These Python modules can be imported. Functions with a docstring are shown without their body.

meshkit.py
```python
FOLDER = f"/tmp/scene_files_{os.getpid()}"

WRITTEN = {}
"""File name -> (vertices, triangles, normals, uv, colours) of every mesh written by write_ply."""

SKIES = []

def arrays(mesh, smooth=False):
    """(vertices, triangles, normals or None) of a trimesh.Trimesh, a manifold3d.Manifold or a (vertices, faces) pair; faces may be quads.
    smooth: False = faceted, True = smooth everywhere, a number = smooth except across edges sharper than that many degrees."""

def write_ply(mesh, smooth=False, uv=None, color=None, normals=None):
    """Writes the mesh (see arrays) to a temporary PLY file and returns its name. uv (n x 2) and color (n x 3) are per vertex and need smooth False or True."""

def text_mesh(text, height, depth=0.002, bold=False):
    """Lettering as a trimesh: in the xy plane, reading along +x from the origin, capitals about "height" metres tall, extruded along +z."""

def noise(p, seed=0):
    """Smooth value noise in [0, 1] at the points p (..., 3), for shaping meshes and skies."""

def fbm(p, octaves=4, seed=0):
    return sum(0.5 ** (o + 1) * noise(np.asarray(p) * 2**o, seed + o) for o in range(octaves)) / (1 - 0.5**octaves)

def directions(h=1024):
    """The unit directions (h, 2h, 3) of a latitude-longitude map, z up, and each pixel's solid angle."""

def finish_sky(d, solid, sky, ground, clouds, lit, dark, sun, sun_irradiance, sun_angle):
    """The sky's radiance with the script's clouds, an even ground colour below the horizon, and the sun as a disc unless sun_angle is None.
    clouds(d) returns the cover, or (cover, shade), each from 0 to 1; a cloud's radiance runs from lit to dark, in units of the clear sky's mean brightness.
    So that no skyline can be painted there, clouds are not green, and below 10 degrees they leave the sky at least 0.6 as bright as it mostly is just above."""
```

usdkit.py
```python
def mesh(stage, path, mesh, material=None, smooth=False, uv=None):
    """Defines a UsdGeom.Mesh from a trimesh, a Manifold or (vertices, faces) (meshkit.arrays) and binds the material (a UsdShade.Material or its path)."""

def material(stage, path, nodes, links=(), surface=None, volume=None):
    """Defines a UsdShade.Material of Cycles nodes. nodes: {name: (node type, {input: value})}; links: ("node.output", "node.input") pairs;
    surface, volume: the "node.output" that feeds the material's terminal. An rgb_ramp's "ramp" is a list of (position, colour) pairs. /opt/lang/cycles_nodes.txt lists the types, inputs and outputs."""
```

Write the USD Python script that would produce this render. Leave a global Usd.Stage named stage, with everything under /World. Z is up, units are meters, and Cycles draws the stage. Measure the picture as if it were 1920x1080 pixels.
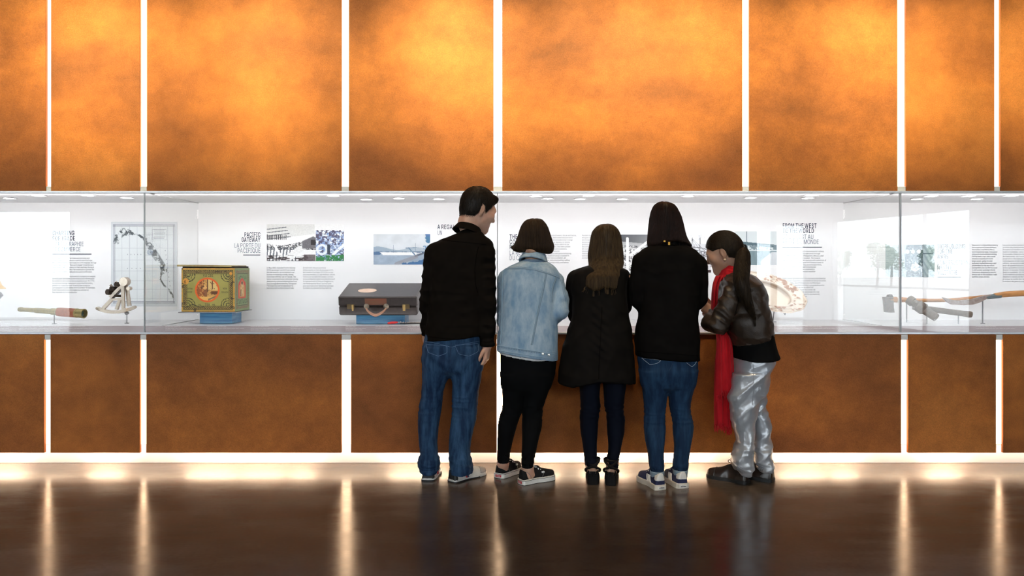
import math, random
import numpy as np, trimesh, manifold3d, shapely, shapely.geometry as sg, shapely.affinity as sa
from pxr import Usd, UsdGeom, UsdLux, UsdShade, Sdf, Gf, Vt
import usdkit, meshkit

stage = Usd.Stage.CreateInMemory()
UsdGeom.SetStageUpAxis(stage, 'Z')
UsdGeom.SetStageMetersPerUnit(stage, 1.0)
world = UsdGeom.Xform.Define(stage, '/World')
stage.SetDefaultPrim(world.GetPrim())
UsdGeom.Scope.Define(stage, '/World/Looks')

# ------------------------------------------------------------------ camera
FPX, CX, CY, HCAM = 1440.0, 960.0, 500.0, 1.31      # focal length in pixels, horizon, eye height
cam = UsdGeom.Camera.Define(stage, '/World/camera')
cam.CreateHorizontalApertureAttr(36.0)
cam.CreateVerticalApertureAttr(20.25)
cam.CreateFocalLengthAttr(27.0)
cam.CreateVerticalApertureOffsetAttr(-(540.0 - CY) / 1920 * 36.0)
cam.CreateClippingRangeAttr(Gf.Vec2f(0.05, 500))
cam.AddTranslateOp().Set(Gf.Vec3d(0, 0, HCAM))
cam.AddRotateXOp().Set(90.0)
cam.CreateExposureAttr(0.0)

# ------------------------------------------------------------------ sky (bright overcast) and the spots on the track above the wall
dome = UsdLux.DomeLight.Define(stage, '/World/sky')
dome.CreateColorAttr(Gf.Vec3f(0.84, 0.93, 1.0))
dome.CreateIntensityAttr(2.75)

SPOT = 10000.0
def spot(name, pos, aim, inten, cone, soft=1.0, color=(1.0, 0.90, 0.50), radius=0.05):
    l = UsdLux.SphereLight.Define(stage, '/World/' + name)
    l.CreateRadiusAttr(radius)
    l.CreateIntensityAttr(inten)
    l.CreateColorAttr(Gf.Vec3f(*color))
    s = UsdLux.ShapingAPI.Apply(l.GetPrim())
    s.CreateShapingConeAngleAttr(cone)
    s.CreateShapingConeSoftnessAttr(soft)
    d = Gf.Vec3d(*aim) - Gf.Vec3d(*pos)
    m = Gf.Matrix4d().SetLookAt(Gf.Vec3d(*pos), Gf.Vec3d(*aim), Gf.Vec3d(0, 0.01, 1)).GetInverse()
    l.AddTransformOp().Set(m)
    return l

def rect(name, pos, w, h, inten, color, rot=(0, 0, 0)):
    l = UsdLux.RectLight.Define(stage, '/World/' + name)
    l.CreateWidthAttr(w); l.CreateHeightAttr(h)
    l.CreateIntensityAttr(inten); l.CreateColorAttr(Gf.Vec3f(*color))
    l.AddTranslateOp().Set(Gf.Vec3d(*pos)); l.AddRotateXYZOp().Set(Gf.Vec3f(*rot))
    return l

WARM = (1.0, 0.80, 0.56)
WASH = [(-120, .7), (40, .55), (150, .9), (240, .8), (360, .45), (460, .85), (560, .8), (690, .25), (800, .85), (890, .95), (1020, .6), (1130, .85), (1240, .9), (1350, .7), (1470, .3), (1570, .7), (1660, .8), (1770, .55), (1880, .3), (2000, .6)]
for k, (wx, ww) in enumerate(WASH):
    wx = (wx - CX) * 5.0 / FPX
    spot('track_spot_%03d' % k, (wx, 2.9, 4.9), (wx, 5.0, 2.60), SPOT * ww, 10.2)
# warm ceiling spots on the visitors
for k, (wx, ww) in enumerate([(-.25, .8), (.45, 1.0), (1.0, .8), (1.6, 1.0)]):
    spot('ceiling_spot_%03d' % k, (wx, 3.3, 6.0), (wx, 4.75, 1.5), SPOT * .24 * ww, 15.0, color=(1.0, 0.80, 0.52))
# long lamps under the lower panels, washing the baseboard and the floor in front of it
KICK = [(-30, 42), (162, 226), (346, 440), (448, 530), (540, 588), (728, 840), (1010, 1050), (1090, 1180), (1230, 1330), (1466, 1550), (1562, 1612), (1742, 1808), (-190, -120), (2030, 2100)]
for k, (ka, kb) in enumerate(KICK):
    s_ = 5.075 / FPX
    rect('kick_lamp_%03d' % k, ((0.5 * (ka + kb) - CX) * s_, 5.075, 0.122), (kb - ka) * s_, 0.035, 50.0, (1.0, 0.74, 0.50))
rect('kick_lamp_long', (0, 5.09, 0.128), 9.0, 0.02, 24.0, (1.0, 0.76, 0.53))
# linear lamp along the front top edge inside the display case
rect('case_lamp', (0, 5.12, 1.765), 8.4, 0.10, 12.5, (1.0, 0.96, 0.95), (58, 0, 0))
rect('case_uplight', (0, 5.27, 0.909), 8.4, 0.03, 5.0, (1.0, 0.92, 0.90), (160, 0, 0))
# ------------------------------------------------------------------ helpers
names = {}
def numbered(path):
    k = names.get(path)
    if k is None:
        names[path] = 0
        return path
    names[path] = k + 1
    return '%s_%03d' % (path, k + 1)

def tag(p, label=None, cat=None, group=None, kind=None):
    p = p.GetPrim() if hasattr(p, 'GetPrim') else p
    for k, v in (('label', label), ('category', cat), ('group', group), ('kind', kind)):
        if v:
            p.SetCustomDataByKey(k, v)
    return p

def thing(name, label=None, cat=None, group=None, kind=None, loc=(0, 0, 0), parent='/World'):
    x = UsdGeom.Xform.Define(stage, numbered(parent + '/' + name))
    if tuple(loc) != (0, 0, 0):
        x.AddTranslateOp().Set(Gf.Vec3d(*loc))
    tag(x, label, cat, group, kind)
    return x

def path_of(p):
    return p if isinstance(p, str) else str((p.GetPrim() if hasattr(p, 'GetPrim') else p).GetPath())

def obj(name, mesh, material, parent='/World', smooth=30, label=None, cat=None, group=None, kind=None, color=None, origin=None):
    if isinstance(mesh, list):
        mesh = trimesh.util.concatenate([tm(m) for m in mesh])
    if origin is not None:
        mesh = tm(mesh).copy(); mesh.apply_translation([-c for c in origin])
    path = numbered(path_of(parent) + '/' + name)
    m = usdkit.mesh(stage, path, mesh, material, smooth=(True if color is not None else smooth))
    if origin is not None:
        m.AddTranslateOp().Set(Gf.Vec3d(*origin))
    if color is not None:
        UsdGeom.PrimvarsAPI(m).CreatePrimvar('Cd', Sdf.ValueTypeNames.Color3fArray, 'vertex').Set(Vt.Vec3fArray.FromNumpy(np.asarray(color, np.float32)))
    tag(m, label, cat, group, kind)
    return m

def tm(m):
    if isinstance(m, trimesh.Trimesh):
        return m
    v, f, n = meshkit.arrays(m)
    return trimesh.Trimesh(v, f, process=False)

def PX(px, Y): return (px - CX) * Y / FPX
def PZ(py, Y): return HCAM - (py - CY) * Y / FPX
def P3(px, py, Y): return np.array([PX(px, Y), Y, PZ(py, Y)])

def box(x0, x1, y0, y1, z0, z1, r=0.0):
    """A box, its edges chamfered by r."""
    if r <= 0:
        m = trimesh.creation.box([x1 - x0, y1 - y0, z1 - z0])
        m.apply_translation([(x0 + x1) / 2, (y0 + y1) / 2, (z0 + z1) / 2])
        return m
    pts = []
    for sx in (0, 1):
        for sy in (0, 1):
            for sz in (0, 1):
                c = np.array([(x0, x1)[sx], (y0, y1)[sy], (z0, z1)[sz]])
                d = np.array([1 - 2 * sx, 1 - 2 * sy, 1 - 2 * sz]) * r
                for ax in range(3):
                    q = c + d; q[ax] = c[ax]
                    pts.append(q)
    return tm(manifold3d.Manifold.hull_points(np.array(pts)))

def tube(points, radius, n=10, cap=True):
    pts = np.asarray(points, float)
    rad = np.broadcast_to(np.asarray(radius, float), (len(pts),))
    t = np.gradient(pts, axis=0); t /= np.linalg.norm(t, axis=1)[:, None] + 1e-12
    up = np.array([0.0, 0, 1.0]) if abs(t[0, 2]) < 0.9 else np.array([0.0, 1.0, 0])
    u = np.cross(t[0], up); u /= np.linalg.norm(u)
    V = []
    a = np.arange(n) / n * 2 * np.pi
    for i in range(len(pts)):
        u = u - t[i] * (u @ t[i]); u /= np.linalg.norm(u)
        w = np.cross(t[i], u)
        V.append(pts[i] + rad[i] * (np.cos(a)[:, None] * u + np.sin(a)[:, None] * w))
    F = []
    for i in range(len(pts) - 1):
        for k in range(n):
            a0, a1 = i * n + k, i * n + (k + 1) % n
            F += [[a0, a1, a1 + n], [a0, a1 + n, a0 + n]]
    V = list(np.vstack(V))
    if cap:
        c0, c1 = len(V), len(V) + 1
        V += [pts[0], pts[-1]]
        for k in range(n):
            F += [[c0, (k + 1) % n, k], [c1, (len(pts) - 1) * n + k, (len(pts) - 1) * n + (k + 1) % n]]
    return trimesh.Trimesh(np.array(V), np.array(F)[:, ::-1], process=False)

def lathe(profile, n=32, p0=(0, 0, 0), axis=(0, 0, 1)):
    """profile: (radius, distance along the axis) pairs."""
    m = trimesh.creation.revolve(np.array(profile, float), sections=n)
    T = trimesh.geometry.align_vectors([0, 0, 1], axis)
    m.apply_transform(T); m.apply_translation(p0)
    return m

def prism_xz(poly, y0, y1):
    """Polygon given in (x, z), from y0 (front) to y1 (back)."""
    if not hasattr(poly, 'exterior'):
        poly = sg.Polygon(poly)
    m = trimesh.creation.extrude_polygon(poly, y1 - y0, engine='earcut')
    v = m.vertices.copy()
    m.vertices = np.stack([v[:, 0], y1 - v[:, 2], v[:, 1]], 1)
    return m

def spl(pts, n=24):
    from scipy.interpolate import CubicSpline
    p = np.asarray(pts, float); d = np.r_[0, np.cumsum(np.linalg.norm(np.diff(p, axis=0), axis=1))]
    return CubicSpline(d, p)(np.linspace(0, d[-1], n))

# ------------------------------------------------------------------ materials
mats = {}
def srgb(*c):
    c = np.array(c, float) / 255
    return tuple(np.where(c <= 0.04045, c / 12.92, ((c + 0.055) / 1.055) ** 2.4))

def mat(name, color, rough=0.5, metal=0.0, spec=0.5, vary=None, scale=20.0, detail=4, stretch=None, bump=0.0, bump_scale=None, bump_stretch=None, extra=None, fac=(0.3, 0.7), space='object'):
    """Principled material; vary: second colour mixed in by noise; bump: height in metres."""
    if name in mats:
        return mats[name]
    nodes = {'p': ('principled_bsdf', dict(base_color=color, roughness=rough, metallic=metal, specular_ior_level=spec, **(extra or {}))), 'tc': ('texture_coordinate', {})}
    links = []
    if vary is not None:
        nodes['map'] = ('mapping', {'scale': stretch or (1, 1, 1)})
        nodes['n'] = ('noise_texture', {'scale': scale, 'detail': detail, 'roughness': 0.6})
        nodes['r'] = ('rgb_ramp', {'ramp': [(fac[0], color), (fac[1], vary)]})
        links += [('tc.' + space, 'map.vector'), ('map.vector', 'n.vector'), ('n.fac', 'r.fac'), ('r.color', 'p.base_color')]
    if bump:
        nodes['bm'] = ('mapping', {'scale': bump_stretch or (1, 1, 1)})
        nodes['bn'] = ('noise_texture', {'scale': bump_scale or scale, 'detail': 4.0, 'roughness': 0.6})
        nodes['b'] = ('bump', {'distance': bump, 'strength': 1.0})
        links += [('tc.' + space, 'bm.vector'), ('bm.vector', 'bn.vector'), ('bn.fac', 'b.height'), ('b.normal', 'p.normal')]
    mats[name] = usdkit.material(stage, '/World/Looks/' + name, nodes, links, surface='p.BSDF')
    return mats[name]

def emit(name, color, strength):
    if name not in mats:
        mats[name] = usdkit.material(stage, '/World/Looks/' + name, {'e': ('emission', {'color': color, 'strength': strength})}, surface='e.emission')
    return mats[name]

def pane_mat(name, f0=0.04):
    if name not in mats:
        mats[name] = usdkit.material(stage, '/World/Looks/' + name, {
            't': ('transparent_bsdf', {'color': (0.985, 0.99, 0.987)}), 'g': ('glossy_bsdf', {'color': (1, 1, 1), 'roughness': 0.0}),
            'lw': ('layer_weight', {'blend': 0.5}), 'pw': ('math', {'math_type': 'power', 'value2': 5.0}),
            'ma': ('math', {'math_type': 'multiply_add', 'value2': 1 - f0, 'value3': f0}), 'mx': ('mix_closure', {})},
            [('lw.facing', 'pw.value1'), ('pw.value', 'ma.value1'), ('ma.value', 'mx.fac'), ('t.BSDF', 'mx.closure1'), ('g.BSDF', 'mx.closure2')], surface='mx.closure')
    return mats[name]

def print_mat(name='printed_colours', rough=0.6):
    if name not in mats:
        mats[name] = usdkit.material(stage, '/World/Looks/' + name, {'a': ('attribute', {'attribute': 'Cd'}), 'p': ('principled_bsdf', {'roughness': rough})}, [('a.color', 'p.base_color')], surface='p.BSDF')
    return mats[name]
# ------------------------------------------------------------------ the setting
def corten():
    nodes = {
        'tc': ('texture_coordinate', {}), 'oi': ('object_info', {}),
        'rnd': ('vector_math', {'math_type': 'scale', 'vector1': (17.0, 9.0, 31.0)}),
        'add': ('vector_math', {'math_type': 'add'}),
        'm1': ('mapping', {'scale': (0.7, 1, 1.2)}), 'n1': ('noise_texture', {'scale': 1.25, 'detail': 6.0, 'roughness': 0.5, 'distortion': 0.25}),
        'r1': ('rgb_ramp', {'ramp': [(0.28, (0.20, 0.063, 0.017)), (0.44, (0.37, 0.112, 0.023)), (0.56, (0.50, 0.156, 0.029)), (0.72, (0.58, 0.198, 0.040))]}),
        'n2': ('noise_texture', {'scale': 9.0, 'detail': 6.0, 'roughness': 0.65}),
        'r2': ('rgb_ramp', {'ramp': [(0.3, (0.80, 0.79, 0.78)), (0.7, (1.12, 1.1, 1.08))]}),
        'n3': ('noise_texture', {'scale': 150.0, 'detail': 3.0, 'roughness': 0.7}),
        'r3': ('rgb_ramp', {'ramp': [(0.3, (0.80, 0.80, 0.82)), (0.7, (1.14, 1.14, 1.12))]}),
        'x1': ('mix', {'mix_type': 'multiply', 'fac': 1.0}), 'x2': ('mix', {'mix_type': 'multiply', 'fac': 1.0}),
        'b': ('bump', {'distance': 0.0012, 'strength': 0.6}),
        'p': ('principled_bsdf', {'roughness': 0.62, 'specular_ior_level': 0.25})}
    links = [('oi.random', 'rnd.scale'), ('tc.object', 'add.vector1'), ('rnd.vector', 'add.vector2'), ('add.vector', 'm1.vector'), ('m1.vector', 'n1.vector'), ('n1.fac', 'r1.fac'),
             ('add.vector', 'n2.vector'), ('n2.fac', 'r2.fac'), ('add.vector', 'n3.vector'), ('n3.fac', 'r3.fac'),
             ('r1.color', 'x1.color1'), ('r2.color', 'x1.color2'), ('x1.color', 'x2.color1'), ('r3.color', 'x2.color2'), ('x2.color', 'p.base_color'), ('n3.fac', 'b.height'), ('b.normal', 'p.normal')]
    return usdkit.material(stage, '/World/Looks/rusted_steel', nodes, links, surface='p.BSDF')
RUST = corten()
WHITE = mat('white_paint', (0.80, 0.79, 0.77), 0.55)
CASEWHITE = mat('case_white', (0.84, 0.84, 0.85), 0.5, spec=0.3)
ALU = mat('aluminium', (0.62, 0.62, 0.64), 0.35, metal=0.6)
DARKWALL = mat('dark_wall', (0.10, 0.095, 0.09), 0.8)
GLASS = pane_mat('pane_glass')

def floor_mat():
    nodes = {'tc': ('texture_coordinate', {}),
             'n1': ('noise_texture', {'scale': 0.9, 'detail': 6.0, 'roughness': 0.6}),
             'r1': ('rgb_ramp', {'ramp': [(0.3, (0.066, 0.047, 0.034)), (0.7, (0.104, 0.076, 0.056))]}),
             'n2': ('noise_texture', {'scale': 45.0, 'detail': 5.0, 'roughness': 0.7}),
             'r2': ('rgb_ramp', {'ramp': [(0.3, (0.85, 0.85, 0.85)), (0.7, (1.1, 1.1, 1.1))]}),
             'x': ('mix', {'mix_type': 'multiply', 'fac': 1.0}),
             'm3': ('mapping', {'scale': (0.35, 1.0, 1)}), 'n3': ('noise_texture', {'scale': 5.0, 'detail': 5.0, 'roughness': 0.6}),
             'rr': ('map_range', {'from_min': 0.3, 'from_max': 0.7, 'to_min': 0.155, 'to_max': 0.225}),
             'b': ('bump', {'distance': 0.00025, 'strength': 0.35}),
             'p': ('principled_bsdf', {'specular_ior_level': 0.62, 'roughness': 0.2})}
    links = [('tc.object', 'n1.vector'), ('n1.fac', 'r1.fac'), ('tc.object', 'n2.vector'), ('n2.fac', 'r2.fac'), ('r1.color', 'x.color1'), ('r2.color', 'x.color2'), ('x.color', 'p.base_color'),
             ('tc.object', 'm3.vector'), ('m3.vector', 'n3.vector'), ('n3.fac', 'rr.value'), ('rr.result', 'p.roughness'), ('n2.fac', 'b.height'), ('b.normal', 'p.normal')]
    return usdkit.material(stage, '/World/Looks/polished_concrete', nodes, links, surface='p.BSDF')
YP, YB, ZC = 5.0, 5.126, 6.2           # panel fronts, baseboard, ceiling
obj('floor', box(-16.2, 12.4, -9.2, 5.6, -0.12, 0.0), floor_mat(), kind='structure')
obj('ceiling', box(-16.2, 12.4, -9.2, 5.6, ZC, ZC + 0.15), DARKWALL, kind='structure')

# front wall: white backing, rusted steel panels hung in front of it
wf = thing('wall_front', kind='structure')
bk = sg.box(-16.2, 0, 12.4, ZC).difference(sg.box(-4.62, 0.86, 4.62, 1.812))
obj('backing', prism_xz(bk, 5.162, 5.30), WHITE, wf)
obj('backing', box(-16.2, 12.4, 5.86, 6.0, 0, ZC), WHITE, wf)
US = [(-540, -526), (-256, -243), (85.5, 95.5), (262, 275), (640, 654), (925, 942), (1392, 1405), (1683, 1699), (1864.5, 1876), (2235, 2250), (2540, 2552)]
LS = [(-540, -526), (-256, -243), (82.5, 94.5), (262, 274), (640, 658), (931, 945), (1393, 1407), (1690, 1703), (1868, 1881), (2238, 2253), (2540, 2552)]
ZU0, ZU1, ZL0, ZL1 = PZ(358.5, YP), 4.30, PZ(849, YP), PZ(627.5, YP)
for strips, z0, z1 in ((US, ZU0, ZU1), (LS, ZL0, ZL1)):
    edges = [-830] + [e for s in strips for e in s] + [2830]
    for a, b in zip(edges[0::2], edges[1::2]):
        obj('panel', box(PX(a, YP), PX(b, YP), YP, YP + 0.022, z0, z1, r=0.0015), RUST, wf, smooth=False)
bb = obj('baseboard_front', box(-16, 12, YB, 5.162, 0, 0.143, r=0.002), WHITE, kind='structure', smooth=False)

CAPM = mat('end_cap_white', (0.86, 0.82, 0.76), 0.5)
SLOT = emit('light_slot', (1.0, 0.66, 0.40), 7.5)
ord_ = ['far left', 'first', 'second', 'third', 'fourth', 'fifth', 'sixth', 'seventh']
where = {2: 'leftmost white', 3: 'second from the left', 4: 'third from the left', 5: 'middle one behind the man', 6: 'third from the right', 7: 'second from the right', 8: 'rightmost'}
for k, (a, b) in enumerate(US):
    lab = 'tall upper light slot above the display case, %s' % where.get(k, ['farthest left', 'past the left frame edge', '', '', '', '', '', '', '', 'past the right frame edge', 'farthest right'][k])
    t = thing('light_slot', lab, 'light', group='upper light slots')
    x0, x1 = PX(a, YP), PX(b, YP)
    obj('diffuser', box(x0 - 0.02, x1 + 0.02, 5.035, 5.06, ZU0 + 0.032, ZU1, r=0.002), SLOT, t, smooth=False)
    obj('end_cap', box(x0 + 0.001, x1 - 0.001, 5.004, 5.05, ZU0, ZU0 + 0.0315, r=0.0015), CAPM, t, smooth=False)
where2 = {2: 'leftmost', 3: 'second from the left', 4: 'third from the left, beside the man', 5: 'behind the man and the denim jacket', 6: 'behind the woman with the red scarf', 7: 'second from the right', 8: 'rightmost'}
for k, (a, b) in enumerate(LS):
    lab = 'short lower light slot below the display case, %s' % where2.get(k, ['farthest left', 'past the left frame edge', '', '', '', '', '', '', '', 'past the right frame edge', 'farthest right'][k])
    t = thing('light_slot', lab, 'light', group='lower light slots')
    x0, x1 = PX(a, YP), PX(b, YP)
    obj('diffuser', box(x0 - 0.02, x1 + 0.02, 5.035, 5.06, 0.145, ZL1 - 0.035, r=0.002), SLOT, t, smooth=False)
    obj('end_cap', box(x0 + 0.001, x1 - 0.001, 5.004, 5.05, ZL1 - 0.0345, ZL1, r=0.0015), CAPM, t, smooth=False)

# room behind the camera
rb = sg.box(-16.2, 0, 7.35, ZC)
OPEN = [sg.box(-14.2, 0.02, -10.95, 2.7), sg.box(6.05, 0.02, 6.47, 2.22), sg.box(6.55, 0.02, 7.28, 2.36), sg.box(-14.5, 3.4, -7.9, 5.7), sg.box(-7.5, 3.4, -0.9, 5.7), sg.box(-0.5, 3.4, 6.6, 5.7)]
for o in OPEN:
    rb = rb.difference(o)
obj('wall_back', prism_xz(rb, -9.2, -9.0), DARKWALL, kind='structure')
obj('wall_left', box(-16.4, -16.2, -9.2, 5.6, 0, ZC), DARKWALL, kind='structure')
FRAME = mat('window_frame', (0.22, 0.22, 0.23), 0.4, metal=0.3)
for k, o in enumerate(OPEN):
    x0, z0, x1, z1 = o.bounds
    w = thing('window_%d' % (k + 1), kind='structure')
    f = 0.03
    fr = sg.box(x0, z0, x1, z1).difference(sg.box(x0 + f, z0 + f, x1 - f, z1 - f))
    n = max(0, int((x1 - x0) / 1.7) - 1)
    for i in range(n):
        xm = x0 + (i + 1) * (x1 - x0) / (n + 1)
        fr = fr.union(sg.box(xm - 0.025, z0, xm + 0.025, z1))
    obj('window_frame', prism_xz(fr, -9.15, -9.06), FRAME, w)
    obj('pane', box(x0 + f, x1 - f, -9.112, -9.1, z0 + f, z1 - f), GLASS, w, smooth=False)
# right wall, slanting, with one large glazed opening
def rw(y): return 8.33 + (y + 4) * 0.2024
ang = math.atan2(0.2024, 1.0); L_ = math.hypot(1, 0.2024)
def rwall(poly, t0, t1):
    """polygon in (distance along the wall measured as y, z)"""
    m = trimesh.creation.extrude_polygon(poly, t1 - t0, engine='earcut')
    v = m.vertices.copy()
    y, z, d = v[:, 0], v[:, 1], v[:, 2] + t0
    nx, ny = 1 / L_, -0.2024 / L_
    m.vertices = np.stack([rw(y) + d * nx, y + d * ny, z], 1)
    m.fix_normals()
    return m
rp = sg.box(-9.2, 0, 5.6, ZC).difference(sg.box(-8.1, 0.02, -4.0, 2.38))
obj('wall_right', rwall(rp, 0, 0.2), DARKWALL, kind='structure')
w = thing('window_%d' % (len(OPEN) + 1), kind='structure')
fr = sg.box(-8.1, 0.02, -4.0, 2.38).difference(sg.box(-8.06, 0.05, -4.04, 2.35)).union(sg.box(-5.22, 0.02, -5.18, 2.38)).union(sg.box(-8.1, 0.86, -4.0, 0.90))
obj('window_frame', rwall(fr, 0.06, 0.12), FRAME, w)
obj('pane', rwall(sg.box(-8.06, 0.05, -4.04, 2.35), 0.085, 0.095), GLASS, w, smooth=False)
# outside, seen as reflections in the display glass
obj('terrace', box(-60, 70, -90, 30, -0.3, -0.13), mat('pale_paving', (0.46, 0.45, 0.43), 0.8, vary=(0.38, 0.37, 0.36), scale=0.5), kind='structure')
LEAF = mat('leaves', (0.13, 0.24, 0.07), 0.6, vary=(0.22, 0.33, 0.12), scale=3)
BARK = mat('bark', (0.10, 0.07, 0.05), 0.9)
rng = np.random.default_rng(5)
for k in range(5):
    x, y, h = 19.6 + k * 1.7 + rng.uniform(-.1, .1), -40 + rng.uniform(-2, 2), rng.uniform(2.3, 3.3)
    t = thing('tree', 'small bushy tree reflected in the display glass, number %s from the left' % ['one', 'two', 'three', 'four', 'five', 'six', 'seven'][k], 'tree', group='trees outside the window')
    obj('trunk', tube([(x, y, -0.14), (x + .05, y, h * .35), (x, y + .05, h * .7)], [.09, .07, .04], 8), BARK, t)
    vs, fs = [], []
    lobes = [(rng.uniform(-.5, .5), rng.uniform(-.4, .4), h * rng.uniform(.42, .86), rng.uniform(.22, .42)) for _ in range(9)]
    for i in range(1500):
        lx, ly, lz, lr = lobes[i % 9]
        d = rng.normal(size=3); d /= np.linalg.norm(d)
        c = np.array([x + lx, y + ly, lz]) + d * lr * rng.uniform(.4, 1.1)
        a = rng.normal(size=(2, 3)); a *= 0.09 / np.linalg.norm(a, axis=1)[:, None]
        n0 = len(vs) * 1
        vs += [c - a[0], c + a[1] * .5, c + a[0], c - a[1] * .5]
        fs += [[n0, n0 + 1, n0 + 2], [n0, n0 + 2, n0 + 3]]
    obj('foliage', trimesh.Trimesh(np.array(vs), np.array(fs), process=False), LEAF, t, smooth=False)

# ------------------------------------------------------------------ the long display case
YG, YK, ZD, ZT = 5.0, 5.85, 0.906, 1.797       # glass, back panel, deck, case ceiling
XC = 4.6
case = thing('display_case', 'long white glass-fronted display case running across the rust-panelled wall', 'display case')
obj('back_panel', box(-XC, XC, YK, YK + 0.012, ZD - 0.03, ZT + 0.01), CASEWHITE, case, smooth=False)
obj('deck', box(-XC, XC, 5.25, YK, ZD - 0.02, ZD), mat('deck_white', (0.62, 0.62, 0.635), 0.3, spec=0.5), case, smooth=False)
obj('ceiling_panel', box(-XC, XC, 5.03, YK, ZT, ZT + 0.012), CASEWHITE, case, smooth=False)
RAILM = mat('reader_rail', (0.34, 0.285, 0.30), 0.45)
rl = [(5.014, 0.884), (5.25, 0.906), (5.25, 0.872), (5.014, 0.872)]
rm = trimesh.creation.extrude_polygon(sg.Polygon(rl), 2 * XC, engine='earcut')
v = rm.vertices.copy(); rm.vertices = np.stack([v[:, 2] - XC, v[:, 0], v[:, 1]], 1); rm.fix_normals()
obj('reader_rail', rm, RAILM, case, smooth=False)
obj('top_rail', box(-XC, XC, 4.988, 5.03, 1.789, 1.8025, r=0.0015), ALU, case, smooth=False)
obj('bottom_rail', box(-XC, XC, 4.988, 5.0135, 0.8705, 0.884, r=0.0015), ALU, case, smooth=False)
for sx in (-1, 1):
    obj('end_panel', box(sx * XC - 0.01, sx * XC + 0.01, 5.0, YK, ZD - 0.03, ZT), CASEWHITE, case, smooth=False)
SEAM = mat('seam', (0.52, 0.53, 0.55), 0.4)
sx_ = [-XC + 0.012, PX(271, YG), PX(932.5, YG), PX(1688, YG), XC - 0.012]
for a, b in zip(sx_[:-1], sx_[1:]):
    obj('glass_pane', box(a + 0.003, b - 0.003, YG - 0.004, YG + 0.006, 0.884, 1.789), GLASS, case, smooth=False)
for x, w_ in zip(sx_[1:-1], (0.0028, 0.0022, 0.006)):
    obj('seam', box(x - w_, x + w_, YG - 0.005, YG + 0.007, 0.884, 1.789), SEAM, case, smooth=False)
for x in (sx_[1], sx_[3]):
    obj('partition', box(x - 0.004, x + 0.004, YG + 0.01, YK - 0.002, ZD + 0.002, ZT - 0.002), GLASS, case, smooth=False)
    for (ya, yb, za, zb) in ((YG + .012, YK, ZT - .006, ZT - .0005), (YG + .26, YK, ZD + .0005, ZD + .004)):
        obj('partition_seal', box(x - 0.005, x + 0.005, ya, yb, za, zb), mat('seal_grey', (0.55, 0.55, 0.56), 0.5), case, smooth=False)
DL = emit('downlight', (1.0, 0.97, 0.93), 11.0)
for px, py in [(-120, 367), (-60, 371), (18, 371), (73, 366), (165, 365.5), (238, 370), (625, 366), (687, 373), (748, 371), (823, 372), (1005, 367), (1027, 371.5), (1088, 372), (1103, 366), (1167, 372), (1290, 367), (1407, 370), (1515, 370.5), (1521, 365.5), (1720, 372), (1745, 367), (1815, 367), (1832, 372), (1895, 366), (1980, 370)]:
    Y = (ZT - HCAM) * FPX / (CY - py)
    d = obj('downlight', lathe([(0, 0.004), (0.045, 0.004), (0.047, 0.002), (0.047, 0)], 20, (PX(px, Y), Y, ZT - 0.005)), ALU, case)
    obj('lens', lathe([(0, 0.0), (0.036, 0), (0.036, -0.002), (0, -0.002)], 20, (PX(px, Y), Y, ZT - 0.0045)), DL, d)
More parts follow.
